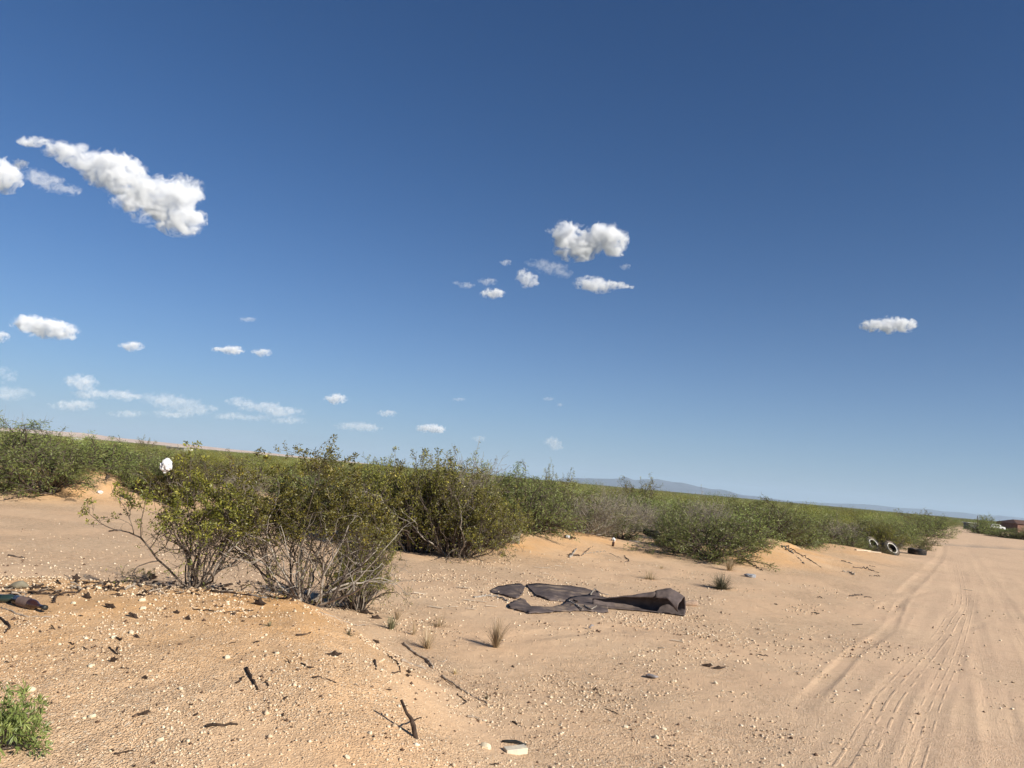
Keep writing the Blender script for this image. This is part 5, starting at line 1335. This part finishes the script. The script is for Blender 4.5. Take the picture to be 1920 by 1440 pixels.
cloud([(268, 414, 16, 5), (282, 424, 8, 3)], 'faint wisp below the big left cloud', .7)
cloud([(1062, 440, 26, 20), (1075, 458, 32, 24), (1095, 462, 28, 20), (1118, 442, 28, 20), (1140, 450, 30, 24), (1155, 462, 20, 14)], 'bright two lobed white cumulus near the centre of the sky', 7)
cloud([(1034, 434, 12, 4)], 'wispy tail left of the two lobed cloud', 1.2)
cloud([(982, 514, 12, 8), (988, 524, 18, 12), (1000, 530, 10, 7)], 'small ragged cloud lower left of the two lobed cloud', 2.6)
cloud([(1010, 494, 22, 7), (1035, 502, 26, 10), (1056, 514, 16, 7)], 'thin patchy veil of cloud under the two lobed cloud', 1.0)
cloud([(1105, 532, 26, 11), (1125, 536, 26, 11), (1150, 536, 26, 6), (1174, 538, 12, 4)], 'flat white cloud under the right lobe', 2.6)
cloud([(923, 551, 20, 8), (932, 550, 12, 6)], 'small white cloud lowest of the centre group', 3)
cloud([(914, 528, 16, 6)], 'faint small cloud above the lowest of the centre group', 1.5)
cloud([(948, 492, 10, 5)], 'tiny white puff left of the veil of cloud', 2)
cloud([(874, 535, 14, 5), (856, 530, 8, 3)], 'faint leftmost wisp of the centre group', 1.0)
cloud([(1172, 500, 9, 5)], 'tiny faint puff right of the two lobed cloud', 1.4)
cloud([(1645, 610, 22, 9), (1672, 609, 20, 12), (1696, 609, 18, 10)], 'lone small white cloud in the right half of the sky', 5)
cloud([(58, 608, 22, 12), (82, 614, 28, 14), (110, 621, 22, 12)], 'oval white cloud low at left', 4.5)
cloud([(0, 632, 14, 9)], 'small cloud cut by the left edge beside the oval one', 4)
cloud([(244, 649, 17, 7)], 'small flat cloud right of the oval one', 3.5)
cloud([(432, 656, 16, 7), (412, 655, 14, 4)], 'small bright cloud in the lower left sky', 3.5)
cloud([(490, 661, 16, 6)], 'small cloud just right of the bright one', 2.5)
cloud([(464, 599, 14, 4)], 'faint small cloud above the pair of small clouds', 1.2)
cloud([(150, 716, 24, 11), (160, 726, 12, 5)], 'pale low cloud in the hazy bank at left', 2.2)
cloud([(140, 760, 34, 8)], 'flat pale cloud closest to the left scrub skyline', 2.2)
cloud([(10, 706, 14, 12), (18, 735, 30, 10)], 'hazy cloud at the left edge above the skyline', 1.6)
cloud([(170, 739, 26, 8), (205, 740, 24, 7), (235, 742, 20, 8)], 'pale streak of cloud in the hazy bank', 1.6)
cloud([(300, 748, 34, 10), (335, 758, 40, 10), (370, 768, 30, 8)], 'wide faint streak in the middle of the hazy bank', 1.2)
cloud([(245, 776, 28, 6), (320, 776, 36, 7)], 'lowest faint streak of the hazy bank', 1.3)
cloud([(452, 753, 22, 7), (490, 763, 40, 8), (530, 772, 36, 8)], 'slanting pale cloud at the right end of the hazy bank', 1.8)
cloud([(438, 780, 28, 6), (480, 784, 30, 5), (540, 788, 30, 6)], 'faint streak below the slanting pale cloud', 1.2)
cloud([(628, 748, 18, 8)], 'small bright cloud left of centre above the skyline', 3.5)
cloud([(665, 799, 34, 7), (690, 803, 22, 6)], 'faint cloud low over the leggy creosote', 1.6)
cloud([(726, 775, 16, 6)], 'small faint cloud above the dense creosote', 2)
cloud([(806, 803, 24, 7), (822, 807, 12, 5)], 'white sliver of cloud above the dense creosote', 3)
cloud([(1036, 828, 14, 8), (1044, 838, 12, 6)], 'small cloud low left of the mountains', 2)
cloud([(898, 823, 12, 5)], 'very faint small cloud over the grey bag bush', 1.2)
cloud([(860, 749, 12, 3)], 'faint streak above the white sliver of cloud', .9)
cloud([(1028, 748, 10, 3), (1050, 759, 6, 3)], 'faint flecks of cloud at the centre', 1.0)
